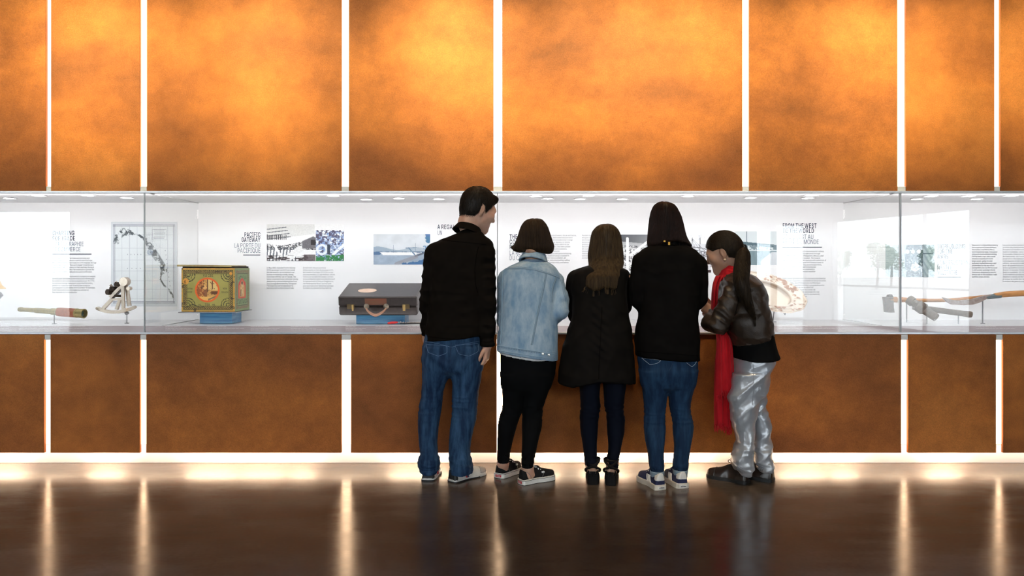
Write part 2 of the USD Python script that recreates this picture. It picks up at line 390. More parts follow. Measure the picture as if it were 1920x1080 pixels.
# ------------------------------------------------------------------ lettering and prints on the back of the case
YW = YK - 0.0005                                   # face of the back panel
INK = mat('navy_ink', srgb(46, 54, 74), 0.6)
INKL = mat('light_navy_ink', srgb(96, 108, 126), 0.6)
BODY = mat('grey_ink', srgb(92, 96, 104), 0.6)
BODYF = mat('pale_grey_ink', srgb(132, 134, 140), 0.6)
PALE = mat('white_ink', (0.86, 0.84, 0.84), 0.6)
FONT_AT = lambda m: m
_glyphs = {}
def glyph(ch, bold):
    """(mesh or None, advance) of one character 1 unit tall, from text_mesh."""
    k = (ch, bold)
    if k not in _glyphs:
        m = meshkit.text_mesh(ch, 1.0, 0.02, bold)
        _glyphs[k] = (m, m.bounds[1][0] + 0.12)
    return _glyphs[k]

def line_mesh(text, height, bold=False):
    ms, x = [], 0.0
    for ch in text:
        if ch == ' ':
            x += 0.30; continue
        m, adv = glyph(ch, bold)
        m = m.copy(); m.apply_translation([x, 0, 0]); ms.append(m)
        x += adv
    m = trimesh.util.concatenate(ms); m.apply_scale([height, height, 1.0])
    return m

def write(lines, px, py, width, cap, pitch, bold=False, align='left', Y=YW, depth=0.0006, squeeze=None):
    """Lines of print whose first baseline is at picture row py; width: that of the longest line, in pixels at Y."""
    s = Y / FPX
    ms = [line_mesh(t, cap * s, bold) if t.strip() else None for t in lines]
    w = max(m.bounds[1][0] for m in ms if m is not None)
    k = width * s / w
    out = []
    for i, m in enumerate(ms):
        if m is None: continue
        v = m.vertices.copy()
        x = v[:, 0] * k
        if align == 'right': x = x - x.max()
        v = np.stack([PX(px, Y) + x, Y - v[:, 2] * depth / 0.02, PZ(py + i * pitch, Y) + v[:, 1]], 1)
        out.append(trimesh.Trimesh(v, m.faces, process=False))
    return trimesh.util.concatenate(out)

def rule(x0, x1, y, w=1.6, Y=YW):
    return box(PX(x0, Y), PX(x1, Y), Y - 0.0008, Y, PZ(y + w / 2, Y), PZ(y - w / 2, Y))

def text_panel(label, parts):
    t = thing('wall_text', label, 'wall text')
    for n, m, mt in parts:
        obj(n, m, mt, t, smooth=False)
    return t

text_panel('printed heading and text on CHARTING FOR TRADE beside the sea chart', [
    ('heading', write(['CHARTING', 'FOR TRADE'], 98, 441, 42.5, 8.2, 9.8, True), INK),
    ('french_heading', write(['CARTOGRAPHIE', 'ET COMMERCE'], 98, 461.5, 58.5, 8.2, 9.7), INKL),
    ('rule', rule(98, 171.5, 476.5), INK),
    ('paragraph', write(['In the late 1700s, the fur trade was booming and', 'Spanish and British explorers came in search of new', 'territories to expand their trade. In 1792, Captain George', 'Vancouver sailed into “Burrard’s Canal” (now Burrard', 'Inlet) on the HMS Discovery to chart and map the west', 'coast of British Columbia. This exploration opened the', 'door to a worldwide trade and European settlement.'], 98, 485.4, 82.5, 2.6, 4.25), BODY),
    ('french_paragraph', write(['À la fin du XVIIIe, les explorateurs espagnols et anglais', 'revendiquent de nouveaux territoires pour développer', 'le commerce de fourrure alors en plein essor. En 1792,', 'le capitaine George Vancouver, à bord du Discovery,', 'pénètre le “canal Burrard” (l’actuel Burrard) pour', 'cartographier la côte ouest de la Colombie-Britannique.', 'Cette exploration ouvre la région au commerce', 'international et à la colonisation.'], 98, 519.4, 81, 2.6, 4.25), BODYF)])
text_panel('printed heading and two columns on PACIFIC GATEWAY above the tea box', [
    ('heading', write(['PACIFIC', 'GATEWAY'], 488, 444, 35.5, 8.2, 9.4, True, 'right'), INK),
    ('french_heading', write(['LA PORTE DU', 'PACIFIQUE'], 488, 464.2, 49, 8.2, 9.7, False, 'right'), INKL),
    ('rule', rule(456, 488, 478.3), INK),
    ('paragraph', write(['In May 1887, Canadian Pacific Railway', '(CPR) passenger train #374 arrived at', 'the new western rail terminus at Coal', 'Harbour to cheering crowds, linking', 'Vancouver with the rest of Canada. The', 'newly completed transcontinental railway', 'dramatically reduced shipping time from', 'Asia, through North America, to England.', 'The stage was set for Vancouver to', 'become a hub for international trade.'], 500, 503.4, 59, 2.6, 4.22), BODY),
    ('french_paragraph', write(['En mai 1887, devant une foule', 'enthousiaste, le train de passagers 374', 'du Canadien Pacifique (CFCP) arrive au', 'nouveau terminus, à Coal Harbour, reliant', 'Vancouver au reste du Canada. Ce train', 'transcontinental réduit considérablement', 'le transport entre l’Asie et l’Angleterre,', 'via l’Amérique du Nord. Tout est prêt', 'pour que Vancouver devienne la plaque', 'tournante du commerce international.'], 568, 503.4, 60, 2.6, 4.22), BODYF)])
text_panel('printed heading starting A REGAL, half hidden by the man', [
    ('heading', write(['A REGAL'], 820, 429.5, 33, 8.2, 9.7, True), INK),
    ('french_heading', write(['UN'], 820, 440.5, 9, 8.2, 9.7), INKL)])
text_panel('printed heading and columns on the container revolution behind the denim jacket', [
    ('heading', write(['THE', 'CONTAINER', 'REVOLUTION'], 955, 448, 52, 8.4, 9.6, True), INK),
    ('french_heading', write(['LA RÉVOLUTION', 'DU CONTENEUR'], 955, 478, 62, 8.4, 9.6), INKL),
    ('paragraph', write(['For thousands of years, block and tackle,', 'rope slings, and human muscle were', 'all loaded and unloaded ship’s cargo', 'in crates, bags, barrels, or drums.', 'This was slow work until it to be', 'in the mid 1950s, this new system', 'of standard-sized containers', 'led to a revolution in', 'transportation and global shipping.', 'Many types of cargo could be fit', 'together into a container, all', 'at once, reducing loading, sailing', 'time, shipping costs, and labour.'], 1018, 442.6, 63, 2.6, 4.22), BODY),
    ('french_paragraph', write(['Pendant des', 'élingues de', 'de chargement', 'de caisses,', 'processus', 'de conteneurs', '60, le nouveau', 'révolution', 'international', 'sont donc', 'un changement'], 1091, 442.6, 23, 2.6, 4.22), BODYF)])
text_panel('printed heading and text on FROM THE WEST TO THE WORLD', [
    ('heading', write(['FROM THE WEST', 'TO THE WORLD'], 1467, 427.5, 64, 8.4, 9.3, True), INK),
    ('french_heading', write(['DE L’OUEST AU', 'RESTE DU MONDE'], 1467, 448.2, 68, 8.4, 9.4), INKL),
    ('rule', rule(1467, 1541, 463.5), INK),
    ('paragraph', write(['Vancouver grew once the transcontinental railway', 'made it possible, the grain trade went through', 'and lumber bound for the Philippines, Mexico, and', 'Asia, but other lines were modest. The largest', 'lumber exporting European markets still sailed out of', 'the Coast until the opening of the Panama Canal in', 'export years that cut the trip around Cape Horn,', 'and more cargo flowed over to European', 'markets. By then the ports combined to', 'ship between the ports among Canadian', 'trade as before.'], 1467, 472.4, 82, 2.6, 4.2), BODY),
    ('french_paragraph', write(['Vancouver grandit une fois le transcontinental', 'le bois est exporté, un commerce de grain avec', 'les marchés, des Philippines, du Mexique', 'et l’Asie en quantité limitée. Les grands ports', 'sont surtout exclus de la côte Est', 'européens. L’ouverture du canal de', 'Panama en tout. Dans le passage du cap', 'Horn, Vancouver et les ports européens', 'sont liés. Depuis 1920, les', 'ports de Vancouver et', 'du Canada.'], 1467, 523.3, 82, 2.6, 4.2), BODYF)])
text_panel('printed heading and columns on SHIPBUILDING FOR THE WARS', [
    ('heading', write(['SHIPBUILDING', 'FOR THE', 'WARS'], 1757, 465.8, 53, 8.2, 9.6, True), INK),
    ('french_heading', write(['CONSTRUCTION', 'NAVALE', 'MILITAIRE'], 1757, 496, 58, 8.2, 9.5), INKL),
    ('rule', rule(1757, 1802, 519.5), INK),
    ('paragraph', write(['Vancouver’s shipbuilding industry', 'has experienced boom and bust.', 'World War I and World War 2', 'were especially busy. Vancouver', 'shipyards that had been building', 'fishing boats, tugs, and coastal', 'steamers expanded to build', 'large ocean-going wooden', 'and steel-hulled schooners and', 'steamships for the war effort.', 'During WWI, the 10,700 men and', '1,400 women working in North', 'Vancouver shipyards produced', 'almost half of the Canadian-built', 'wartime cargo vessels.'], 1822.5, 460.8, 48.5, 2.6, 4.25), BODY),
    ('french_paragraph', write(['La construction navale à Vancouver', 'a connu des hauts et des bas.', 'Pendant la Première et la Seconde', 'Guerre mondiale, celle-ci était', 'florissante. Dans les chantiers', 'de Vancouver, où l’on avait', 'jusqu’alors des bateaux de pêche,', 'remorqueurs et des bateaux', 'côtiers, on se met à fabriquer', 'pour de grands bateaux de bois', 'et des goélettes océaniques', 'd’acier et de bois. Pendant la', 'Guerre mondiale, 10 700 hommes', '1 400 femmes produisent, dans les', 'chantiers navals de North', 'presque la moitié des navires', 'transport de guerre canadiens.'], 1880, 460.8, 60, 2.6, 4.25), BODYF)])

# small white captions on the sloping reader rail: rows of word-like marks, too small to read in the photograph
def caption(px, n_lines, w, seed, head=0.5):
    r = np.random.default_rng(seed); ms = []
    for i in range(n_lines):
        t = 0.80 - i * 0.25
        y = 5.014 + t * 0.236; z = 0.884 + t * 0.022
        x = PX(px, y); end = x + w * (head if i == 0 else r.uniform(.7, 1)) * 5.1 / FPX
        while x < end:
            l = r.uniform(.008, .03); hgt = 0.012 if i == 0 else 0.008
            m = trimesh.creation.box([l, hgt, 0.0006]); m.apply_transform(trimesh.transformations.rotation_matrix(math.atan2(.022, .236), [1, 0, 0]))
            m.apply_translation([x + l / 2, y, z + 0.0006]); ms.append(m)
            x += l + 0.005
    return trimesh.util.concatenate(ms)
CAPS = []
for k, (px, n, w) in enumerate([(-60, 3, 55), (0, 3, 20), (36, 3, 80), (130, 2, 55), (310, 3, 60), (388, 2, 70), (470, 3, 66), (545, 3, 60), (648, 3, 36), (704, 2, 50), (764, 3, 40), (1460, 2, 60), (1510, 2, 60), (1830, 2, 70), (1940, 3, 60)]):
    CAPS.append(caption(px, n, w, 40 + k))
obj('caption_lettering', CAPS, PALE, case, smooth=False, kind='stuff')

# ---- printed pictures (flat prints, coloured per vertex)
def picture(name, label, cat, x0, x1, y0, y1, paint, nx=150, nz=80, border=None):
    X, Z = np.meshgrid(np.linspace(0, 1, nx), np.linspace(0, 1, nz))        # u to the right, v downwards
    C = np.clip(paint(X, Z), 0, 1)
    wx = PX(x0, YW) + X * (PX(x1, YW) - PX(x0, YW)); wz = PZ(y0, YW) + Z * (PZ(y1, YW) - PZ(y0, YW))
    V = np.stack([wx, np.full_like(wx, YW - 0.0025), wz], -1).reshape(-1, 3)
    i = np.arange(nx * nz).reshape(nz, nx)
    a, b, c, d = i[:-1, :-1].ravel(), i[:-1, 1:].ravel(), i[1:, 1:].ravel(), i[1:, :-1].ravel()
    F = np.vstack([np.stack([a, d, c], 1), np.stack([a, c, b], 1)])
    t = thing(name, label, cat)
    obj('print', (V, F), print_mat(), t, color=(C ** 2.2).reshape(-1, 3))
    obj('backing', box(PX(x0, YW), PX(x1, YW), YW - 0.002, YW, PZ(y1, YW), PZ(y0, YW)), CASEWHITE, t, smooth=False)
    return t
def NZ(u, v, fu, fv, seed=0, o=4): return meshkit.fbm(np.stack([u * fu, v * fv, np.full_like(u, 0.37)], -1), o, seed)
def mixc(c, d, m): return c * (1 - m[..., None]) + np.array(d) * m[..., None]
def seg(u, v, x0, y0, x1, y1, w, asp=1.0):
    d = np.array([x1 - x0, (y1 - y0)]); L = (d[0] * asp) ** 2 + d[1] ** 2
    t = np.clip((((u - x0) * d[0] * asp * asp) + (v - y0) * d[1]) / L, 0, 1)
    return (np.hypot((u - x0 - t * d[0]) * asp, v - y0 - t * d[1]) < w).astype(float)

def station(u, v):
    c = np.ones(u.shape + (3,)) * 0.93
    g = NZ(u, v, 60, 34, 1, 3); g2 = NZ(u, v, 22, 12, 2)
    roof = (v < .42 - .25 * u) & (u < .62)
    c = mixc(c, (.86, .86, .85), roof * 1.0)
    for k in range(4): c = mixc(c, (.45, .46, .48), seg(u, v, 0, .14 + k * .09, .25 + k * .02, .08 + k * .085, .012, 2))
    band = (v > .24 + .1 * g2) & (v < .42) & (u < .26)
    c = mixc(c, (.25, .25, .27), band * (np.sin(u * 260) > -.1) * .9)
    crowd = (v > .52 + .05 * np.sin(u * 9)) & (v < .70) & (u < .66)
    c = mixc(c, (.22, .22, .24), crowd * np.clip((NZ(u, v, 80, 60, 9, 3) - .40) * 6, 0, 1))
    fence = (v > .62) & (u < .38)
    c = mixc(c, (.30, .33, .37), fence * (np.sin(u * 150 + v * 9) > .35) * .9)
    c = mixc(c, (.95, .95, .94), seg(u, v, .08, .5, .22, 1.0, .03, 2)); c = mixc(c, (.9, .9, .9), seg(u, v, .22, 1, .43, .68, .09, 2))
    low = (v > .84) & (u < .62)
    c = mixc(c, (.20, .16, .17), low * np.clip((NZ(u, v, 18, 30, 4) - .45) * 8, 0, 1))
    c = mixc(c, (.30, .26, .27), ((v > .82) & (u > .48) & (u < .63)) * .8)
    shed = (v > .33 + abs(u - .6) * .9) & (v < .66) & (abs(u - .6) < .14)
    c = mixc(c, (.42, .41, .43), shed * 1.0); c = mixc(c, (.16, .15, .16), ((abs(u - .605) < .035) & (v > .42) & (v < .56)) * 1.0)
    r = u > .635
    blue = np.stack([.35 + .5 * g, .45 + .45 * g, .66 + .3 * g], -1)
    blue = np.where((NZ(u, v, 26, 14, 7) > .55)[..., None], (.90, .92, .95), blue)
    c = np.where((r & (v > .18))[..., None], blue, c)
    n4 = NZ(u, v, 44, 26, 8, 4)
    dark = r & (v > .16) & ((n4 > .57) | ((v < .55 + .2 * (g2 - .5)) & (n4 > .50) & (g2 > .48)))
    c = mixc(c, (.26, .23, .32), dark * .85); c = mixc(c, (.92, .94, .96), (r & (v > .2) & (n4 < .40)) * .9)
    c = mixc(c, (.42, .56, .80), (r & (v > .2) & (g2 > .56) & (n4 < .52)) * .6)
    wheel = np.abs(np.hypot((u - .715) * 2, v - .69) - .12); c = mixc(c, (.88, .90, .93), (r & (wheel < .03)) * 1.0)
    c = mixc(c, (.16, .2, .26), ((abs(u - .80) < .02) & (v > .55) & (v < .82)) * .9)
    c = mixc(c, (.92, .95, .97), seg(u, v, .83, .88, 1, .55, .035, 2) * (g > .4))
    c = mixc(c, (.17, .47, .25), (r & (v > .86 - .1 * (u - .63) + .04 * (g2 - .5)) & (g > .42)) * 1.0)
    return np.clip(c + .16 * (NZ(u, v, 110, 60, 10, 2) - .5)[..., None], 0, .95)
picture('photograph', 'black-and-white railway crowd photograph with blue and green tinted right end', 'photograph', 500.5, 645, 420.5, 489.5, station, 200, 100)

def steamer(u, v):
    g = NZ(u, v, 7, 5, 11); f = NZ(u, v, 30, 16, 12)
    c = np.ones(u.shape + (3,)) * np.array([.80, .82, .84]) + (g - .5)[..., None] * .18
    hill = (v > .47 - .06 * np.sin(u * 9 + 1) - .05 * u + .12 * np.clip(u - .3, 0, 1)) & (v < .6)
    c = mixc(c, (.56, .63, .70), hill * (1 - .6 * u)); c = mixc(c, (.30, .40, .52), ((v > .57) & (v < .61)) * (f > .45) * 1.0)
    water = v > .66
    c = np.where(water[..., None], np.array([.60, .66, .73]) + (g - .5)[..., None] * .3, c)
    c = mixc(c, (.30, .42, .56), ((v > .58) & (v < .68) & (u < .14 - .8 * abs(v - .64))) * 1.0)
    c = mixc(c, (.93, .93, .93), ((v > .60 + .0 * u) & (v < .69) & (u > .12 + (v - .6) * .5) & (u < .76)) * 1.0)
    c = mixc(c, (.45, .52, .60), seg(u, v, .35, .36, .35, .6, .006, 2)); c = mixc(c, (.45, .52, .60), seg(u, v, .74, .3, .74, .6, .005, 2))
    c = mixc(c, (.52, .60, .68), ((v > .56) & (v < .6) & (u > .42) & (u < .5)) * 1.0)
    c = mixc(c, (.42, .52, .62), seg(u, v, .62, .45, .75, .72, .02, 2)); c = mixc(c, (.5, .57, .65), seg(u, v, .57, .46, .76, .44, .014, 2))
    c = mixc(c, (.34, .38, .44), seg(u, v, .74, .72, 1.0, .55, .03, 2) * 1.0)
    c = mixc(c, (.55, .53, .54), (seg(u, v, .4, .98, .76, .74, .06, 2)) * .6)
    c = mixc(c, (.30, .44, .62), ((u > .97 - .1 * f) & (v < .14)) * 1.0); c = mixc(c, (.28, .46, .60), ((np.hypot((u - .97) * 2, v - .18) < .13 * (f + .3))) * 1.0)
    c = mixc(c, (.36, .52, .68), ((u > .88 + .1 * (f - .5)) & (v > .38) & (v < .5) & (f > .45)) * .9)
    c = mixc(c, (.26, .42, .60), ((v > .95 - .35 * np.clip(u - .6, 0, 1) + .14 * (f - .5)) & (u > .5)) * 1.0)
    return c
picture('photograph', 'pale blue painting of a white steamship at anchor, beside the man', 'photograph', 700.5, 806.5, 439, 496, steamer, 160, 84)

def dock(u, v):
    g = NZ(u, v, 24, 26, 21, 4); f = NZ(u, v, 60, 60, 22, 3)
    c = np.ones(u.shape + (3,)) * .88
    c = mixc(c, (.22, .23, .25), (v < .16 + .1 * u) * (1.2 - u)); c = mixc(c, (.32, .33, .35), ((v < .4) & (u > .3)) * np.clip(.6 - v, 0, 1))
    c = mixc(c, (.18, .18, .2), ((v > .3) * np.clip((g - .48) * 9, 0, 1)) * .85); c = mixc(c, (.93, .93, .93), ((f > .58) & (v > .3)) * .9)
    c = mixc(c, (.95, .95, .95), seg(u, v, .42, .1, .42, 1, .03)); c = mixc(c, (.92, .92, .92), seg(u, v, .5, .55, .95, .15, .03))
    return np.clip(c, .12, .95)
picture('photograph', 'black-and-white dock workers photograph between the two black-coated women', 'photograph', 1143, 1222, 440, 508, dock, 110, 90)
def rigging(u, v):
    g = NZ(u, v, 26, 26, 31, 4)
    c = np.ones(u.shape + (3,)) * np.array([.84, .85, .87]); c = mixc(c, (.93, .95, .96), ((v < .25) & (g > .4)) * 1.0)
    for x in (.34, .62): c = mixc(c, (.35, .36, .38), seg(u, v, x, .1, x - .05, .8, .012))
    for k, y in enumerate((.34, .42, .52)): c = mixc(c, (.40, .41, .44), (np.abs(v - y - .25 * (u - .35) ** 2) < .012) * (g > .4)); 
    c = mixc(c, (.30, .31, .35), ((v > .45) * np.clip((g - .5) * 8, 0, 1) * (u > .25)) * .9); c = mixc(c, (.12, .12, .14), ((v > .93) & (u > .7)) * 1.0)
    for k in range(5): c = mixc(c, (.5, .5, .53), seg(u, v, .34, .12, .05 + k * .22, .55, .005))
    return c
picture('photograph', 'black-and-white sailing ship rigging photograph behind the woman with earring', 'photograph', 1280, 1333, 439, 511, rigging, 80, 110)
def pier(u, v):
    g = NZ(u, v, 30, 18, 41, 3)
    c = np.ones(u.shape + (3,)) * np.array([.80, .83, .84]); c = mixc(c, (.30, .39, .43), ((v > .28 + .12 * u) & (v < .37 + .12 * u)) * 1.0)
    c = mixc(c, (.45, .52, .55), ((v > .40) & (v < .55) & (g > .47)) * 1.0)
    w = v > .58
    c = np.where(w[..., None], np.array([.46, .54, .57]) + .12 * (NZ(u, v, 30, 3, 43) - .5)[..., None], c)
    c = mixc(c, (.36, .44, .48), seg(u, v, .28, 0, .28, .5, .01)); c = mixc(c, (.80, .82, .84), ((u > .62) & (v > .62) & (v > 1.5 - u)) * 1.0)
    return c
picture('photograph', 'grey-blue photograph of a pier and harbour water above the shell dish', 'photograph', 1378, 1456, 434, 497, pier, 110, 80)
def yard(u, v):
    g = NZ(u, v, 20, 18, 51, 4); f = NZ(u, v, 45, 40, 52, 3)
    c = np.ones(u.shape + (3,)) * np.array([.62, .68, .69]) + .25 * (g - .5)[..., None]
    s = (u > .42) & (u < .76); c = mixc(c, (.26, .31, .35), s * 1.0)
    for cx in (.45, .56, .68):
        c = mixc(c, (.84, .84, .84), (np.hypot((u - cx) * 1.6, v - .22) < .06) * 1.0); c = mixc(c, (.34, .40, .45), ((abs(u - cx) < .05) & (v > .3) & (v < .75)) * .8)
    c = mixc(c, (.9, .9, .9), ((np.hypot((u - .6) * 1.6, v - .7) < .13) & (f > .42)) * 1.0); c = mixc(c, (.86, .88, .88), (s & (f > .60)) * .8)
    c = mixc(c, (.50, .57, .59), ((u > .76) & (np.sin(u * 60 - v * 25) > .2)) * .8); c = mixc(c, (.24, .32, .36), (np.abs(v - .28) < .015) * (u > .76) * .9)
    return c
picture('photograph', 'blue-grey photograph of shipyard workers beside the right glass joint', 'photograph', 1660, 1752, 458.5, 519.5, yard, 130, 84)

def chart(u, v):
    asp = 122.0 / 154
    c = np.ones(u.shape + (3,)) * np.array([.80, .82, .84]) + .05 * (NZ(u, v, 6, 6, 61) - .5)[..., None]
    inner = (u > .04) & (u < .96) & (v > .035) & (v < .965)
    c = mixc(c, (.84, .86, .87), inner * 1.0)
    def vline(x, w, col, m=1.0): return mixc(c, col, (np.abs(u - x) < w) * (v > .03) * (v < .965) * m)
    for x in (.035, .055, .945, .965): c = vline(x, .0035, (.42, .44, .5))
    for y in (.035, .05, .945, .96): c = mixc(c, (.42, .44, .5), (np.abs(v - y) < .003) * (u > .03) * (u < .968) * 1.0)
    for x in np.linspace(.165, .855, 7): c = vline(x, .0022, (.66, .68, .72))
    for y in (.155, .31, .45, .58, .695, .8, .905): c = mixc(c, (.66, .68, .72), (np.abs(v - y) < .0018) * inner * 1.0)
    n = NZ(u, v, 34, 44, 62, 4); f = NZ(u, v, 80, 100, 63, 2)
    coast = [(.05, .25, .02), (.10, .18, .05), (.19, .115, .055), (.27, .13, .05), (.36, .15, .012), (.42, .155, .015), (.48, .19, .02), (.53, .22, .035), (.60, .30, .045), (.66, .38, .055), (.72, .45, .05), (.78, .52, .045), (.80, .575, .05), (.755, .62, .015), (.745, .68, .012), (.80, .75, .013), (.87, .80, .014), (.92, .855, .016), (.94, .90, .012)]
    d = np.full(u.shape, 9.0)
    for (x0, y0, r0), (x1, y1, r1) in zip(coast[:-1], coast[1:]):
        dx, dy = (x1 - x0) * asp, y1 - y0
        t = np.clip(((u - x0) * asp * dx + (v - y0) * dy) / (dx * dx + dy * dy), 0, 1)
        d = np.minimum(d, np.hypot((u - x0) * asp - t * dx, v - y0 - t * dy) / ((r0 + t * (r1 - r0)) * .75))
    ink = np.clip((1.15 - d) * 3, 0, 1) * np.clip((n - .40) * 6, 0, 1)
    c = mixc(c, (.24, .27, .29), ink * .95)
    c = mixc(c, (.45, .52, .62), ((np.hypot((u - .59) * asp, v - .36) < .035) & (f > .45)) * .8)
    c = mixc(c, (.45, .48, .5), ((np.hypot((u - .10) * asp, v - .24) < .025) & (f > .48)) * .9)
    bx = (u > .62) & (u < .84) & (v > .09) & (v < .215)
    c = mixc(c, (.5, .52, .56), (bx & ((u < .625) | (u > .835) | (v < .094) | (v > .211))) * 1.0)
    c = mixc(c, (.55, .57, .6), (bx & (np.sin(v * 420) > .5) & (np.abs(u - .73) < .09 * (.4 + f))) * .9)
    for k in range(5): c = mixc(c, (.5, .52, .56), (np.hypot((u - .25 - k * .05) * asp, v - .385) < .005) * 1.0); c = mixc(c, (.5, .52, .56), (np.hypot((u - .25 - k * .065) * asp, v - .55) < .005) * 1.0)
    for k in range(9): c = mixc(c, (.45, .47, .52), (np.hypot((u - .82 - k * .009) * asp, v - .34 - k * .052) < .005) * 1.0)
    return c
picture('sea_chart', 'old printed sea chart of a rugged coastline on the case back', 'map', 208.5, 332.5, 416, 574.5, chart, 260, 330)
ZE = ZD + 0.0012                                   # stands rest on the deck
# ------------------------------------------------------------------ exhibits in the case
BRASS = mat('aged_brass', (0.34, 0.27, 0.11), 0.42, metal=0.6, vary=(0.24, 0.20, 0.09), scale=40)
BRASSB = mat('bright_brass', (0.78, 0.56, 0.22), 0.28, metal=0.9)
LEATHR = mat('red_brown_leather', (0.36, 0.11, 0.05), 0.5, vary=(0.24, 0.075, 0.035), scale=60)
LENS = mat('lens_glass', (0.05, 0.10, 0.10), 0.05, spec=0.8)
STEEL = mat('grey_steel', (0.30, 0.30, 0.31), 0.35, metal=0.8)
SEA = mat('sea_blue_plinth', (0.03, 0.14, 0.30), 0.25, vary=(0.08, 0.26, 0.42), scale=7, stretch=(0.5, 1, 9), detail=6, fac=(0.35, 0.65))
def on_axis(prof, p0, p1, n=28):
    """profile rows (radius, fraction of the way from p0 to p1)"""
    p0, p1 = np.array(p0), np.array(p1); L = np.linalg.norm(p1 - p0)
    return lathe([(r, f * L) for r, f in prof], n, p0, (p1 - p0) / L)
def post(px, py, Y, r=0.004):
    return tube([(PX(px, Y), Y, ZE), (PX(px, Y), Y, PZ(py, Y))], [r, r], 10)

# telescope
t = thing('telescope', 'old brass and red-brown leather hand telescope on a thin stand', 'telescope')
a, b = P3(35.5, 580, 5.46), P3(158, 588, 5.37)
u_ = 1 / 266.0
obj('eyepiece_tube', on_axis([(0, 0), (.0135, 0), (.0165, .02), (.0165, .05), (.0125, .06), (.0145, .07), (.0155, .25), (.0175, .255), (.0175, .275), (0, .275)], a, b), BRASS, t)
obj('draw_tube', on_axis([(0, .27), (.0185, .27), (.0195, .50), (.0225, .505), (.0235, .585), (.0295, .60), (.0295, .615), (0, .615)], a, b), BRASS, t)
obj('leather_barrel', on_axis([(0, .61), (.0298, .61), (.0312, .64), (.0312, .885), (0, .885)], a, b), LEATHR, t, label='red-brown leather barrel')
obj('objective_ring', on_axis([(.0290, .88), (.0325, .88), (.0325, .90), (.0305, .905), (.0330, .985), (.0335, 1.0), (.0265, 1.0), (.0250, .955), (.0250, .90)], a, b), BRASS, t)
obj('lens', on_axis([(0, .955), (.0262, .955), (.0262, .94), (0, .94)], a, b), LENS, t)
c = a + (b - a) * .545
obj('stand', [tube([(c[0], c[1], ZE), (c[0], c[1], c[2] - .018)], [.0035, .0035], 8), lathe([(0, 0), (.014, 0), (.014, .003), (0, .003)], 16, (c[0], c[1], ZE))], STEEL, t)

# bell at the left edge
t = thing('hand_bell', 'gold-coloured bell with grey clapper at the left edge of the case', 'bell')
Yb_ = 5.42; bc = P3(-16, 541, Yb_); e = Yb_ / FPX
obj('bell_body', lathe([(.0, 34 * e), (6 * e, 33 * e), (10 * e, 28 * e), (13 * e, 16 * e), (17 * e, 6 * e), (23 * e, 0.4 * e), (23 * e, -0.6 * e), (20 * e, 0), (14 * e, 8 * e), (9 * e, 26 * e), (0, 29 * e)], 32, bc), mat('pale_gold', (0.75, 0.50, 0.22), 0.35, metal=0.4), t)
obj('clapper', lathe([(0, 26 * e), (2 * e, 24 * e), (2.5 * e, -4 * e), (15 * e, -7 * e), (19 * e, -13 * e), (12 * e, -22 * e), (0, -26 * e)], 20, bc), STEEL, t)
obj('hanger', [tube([bc + (0, 0, 33 * e), bc + (0, .0, 60 * e), bc + (-.12, 0, 60 * e), bc + (-.12, 0, ZE - bc[2])], [.005] * 4, 8), lathe([(0, 0), (.05, 0), (.05, .004), (0, .004)], 20, (bc[0] - .12, Yb_, ZE))], STEEL, t)

# sextant, traced in the plane it stands in
SX = mat('cream_metal', (0.62, 0.52, 0.43), 0.24, metal=0.85, spec=0.6, vary=(.50, .40, .32), scale=60)
SXD = mat('dark_bronze', (0.06, 0.045, 0.035), 0.35, metal=0.6)
Ys = 5.46
def q(x, y):                                       # a point of the 1920-wide close-up as (x, z)
    return (PX(x * 270 / 1920, Ys), PZ(500 + y * 270 / 1920, Ys))
def bar(p, r, w):
    (x0, z0), (x1, z1) = q(*p), q(*r); ww = w * 270 / 1920 * Ys / FPX / 2
    return sg.LineString([(x0, z0), (x1, z1)]).buffer(ww, cap_style=2)
t = thing('sextant', 'antique metal sextant on a thin post in front of the sea chart', 'sextant')
arc = [q(x, y) for x, y in [(1305, 555), (1380, 585), (1450, 600), (1530, 604), (1610, 597), (1690, 580), (1790, 540)]]
arcl = sg.LineString(spl(arc, 30)).buffer(20 * 270 / 1920 * Ys / FPX)
obj('limb', prism_xz(arcl, Ys - .012, Ys + .016), SX, t)
fr = sg.Polygon([q(*p) for p in [(1625, 245), (1690, 240), (1712, 300), (1745, 520), (1700, 530), (1672, 300)]])
obj('frame', prism_xz(fr, Ys - .004, Ys + .012), SX, t)
obj('frame_leg', prism_xz(bar((1500, 425), (1375, 560), 42).union(bar((1470, 440), (1650, 425), 30)), Ys - .008, Ys + .012), SX, t)
obj('frame_leg', prism_xz(bar((1600, 430), (1553, 570), 36), Ys - .006, Ys + .012), SX, t)
obj('telescope_rail', prism_xz(bar((1640, 250), (1480, 410), 42), Ys - .016, Ys + .014), SX, t)
obj('rail_edge', prism_xz(bar((1650, 272), (1500, 418), 16), Ys - .010, Ys + .020), SXD, t)
obj('index_arm', prism_xz(bar((1655, 250), (1662, 585), 42), Ys - .024, Ys - .010), SX, t)
mc = q(1668, 200)
obj('index_mirror', on_axis([(0, 0), (.031, 0), (.033, .25), (.033, .85), (.030, 1), (0, 1)], (mc[0], Ys - .028, mc[1]), (mc[0] + .004, Ys + .018, mc[1])), SX, t)
vb = sg.Polygon([q(*p) for p in [(1590, 590), (1705, 548), (1715, 585), (1600, 622)]])
obj('vernier_box', prism_xz(vb, Ys - .034, Ys + .004), SX, t)
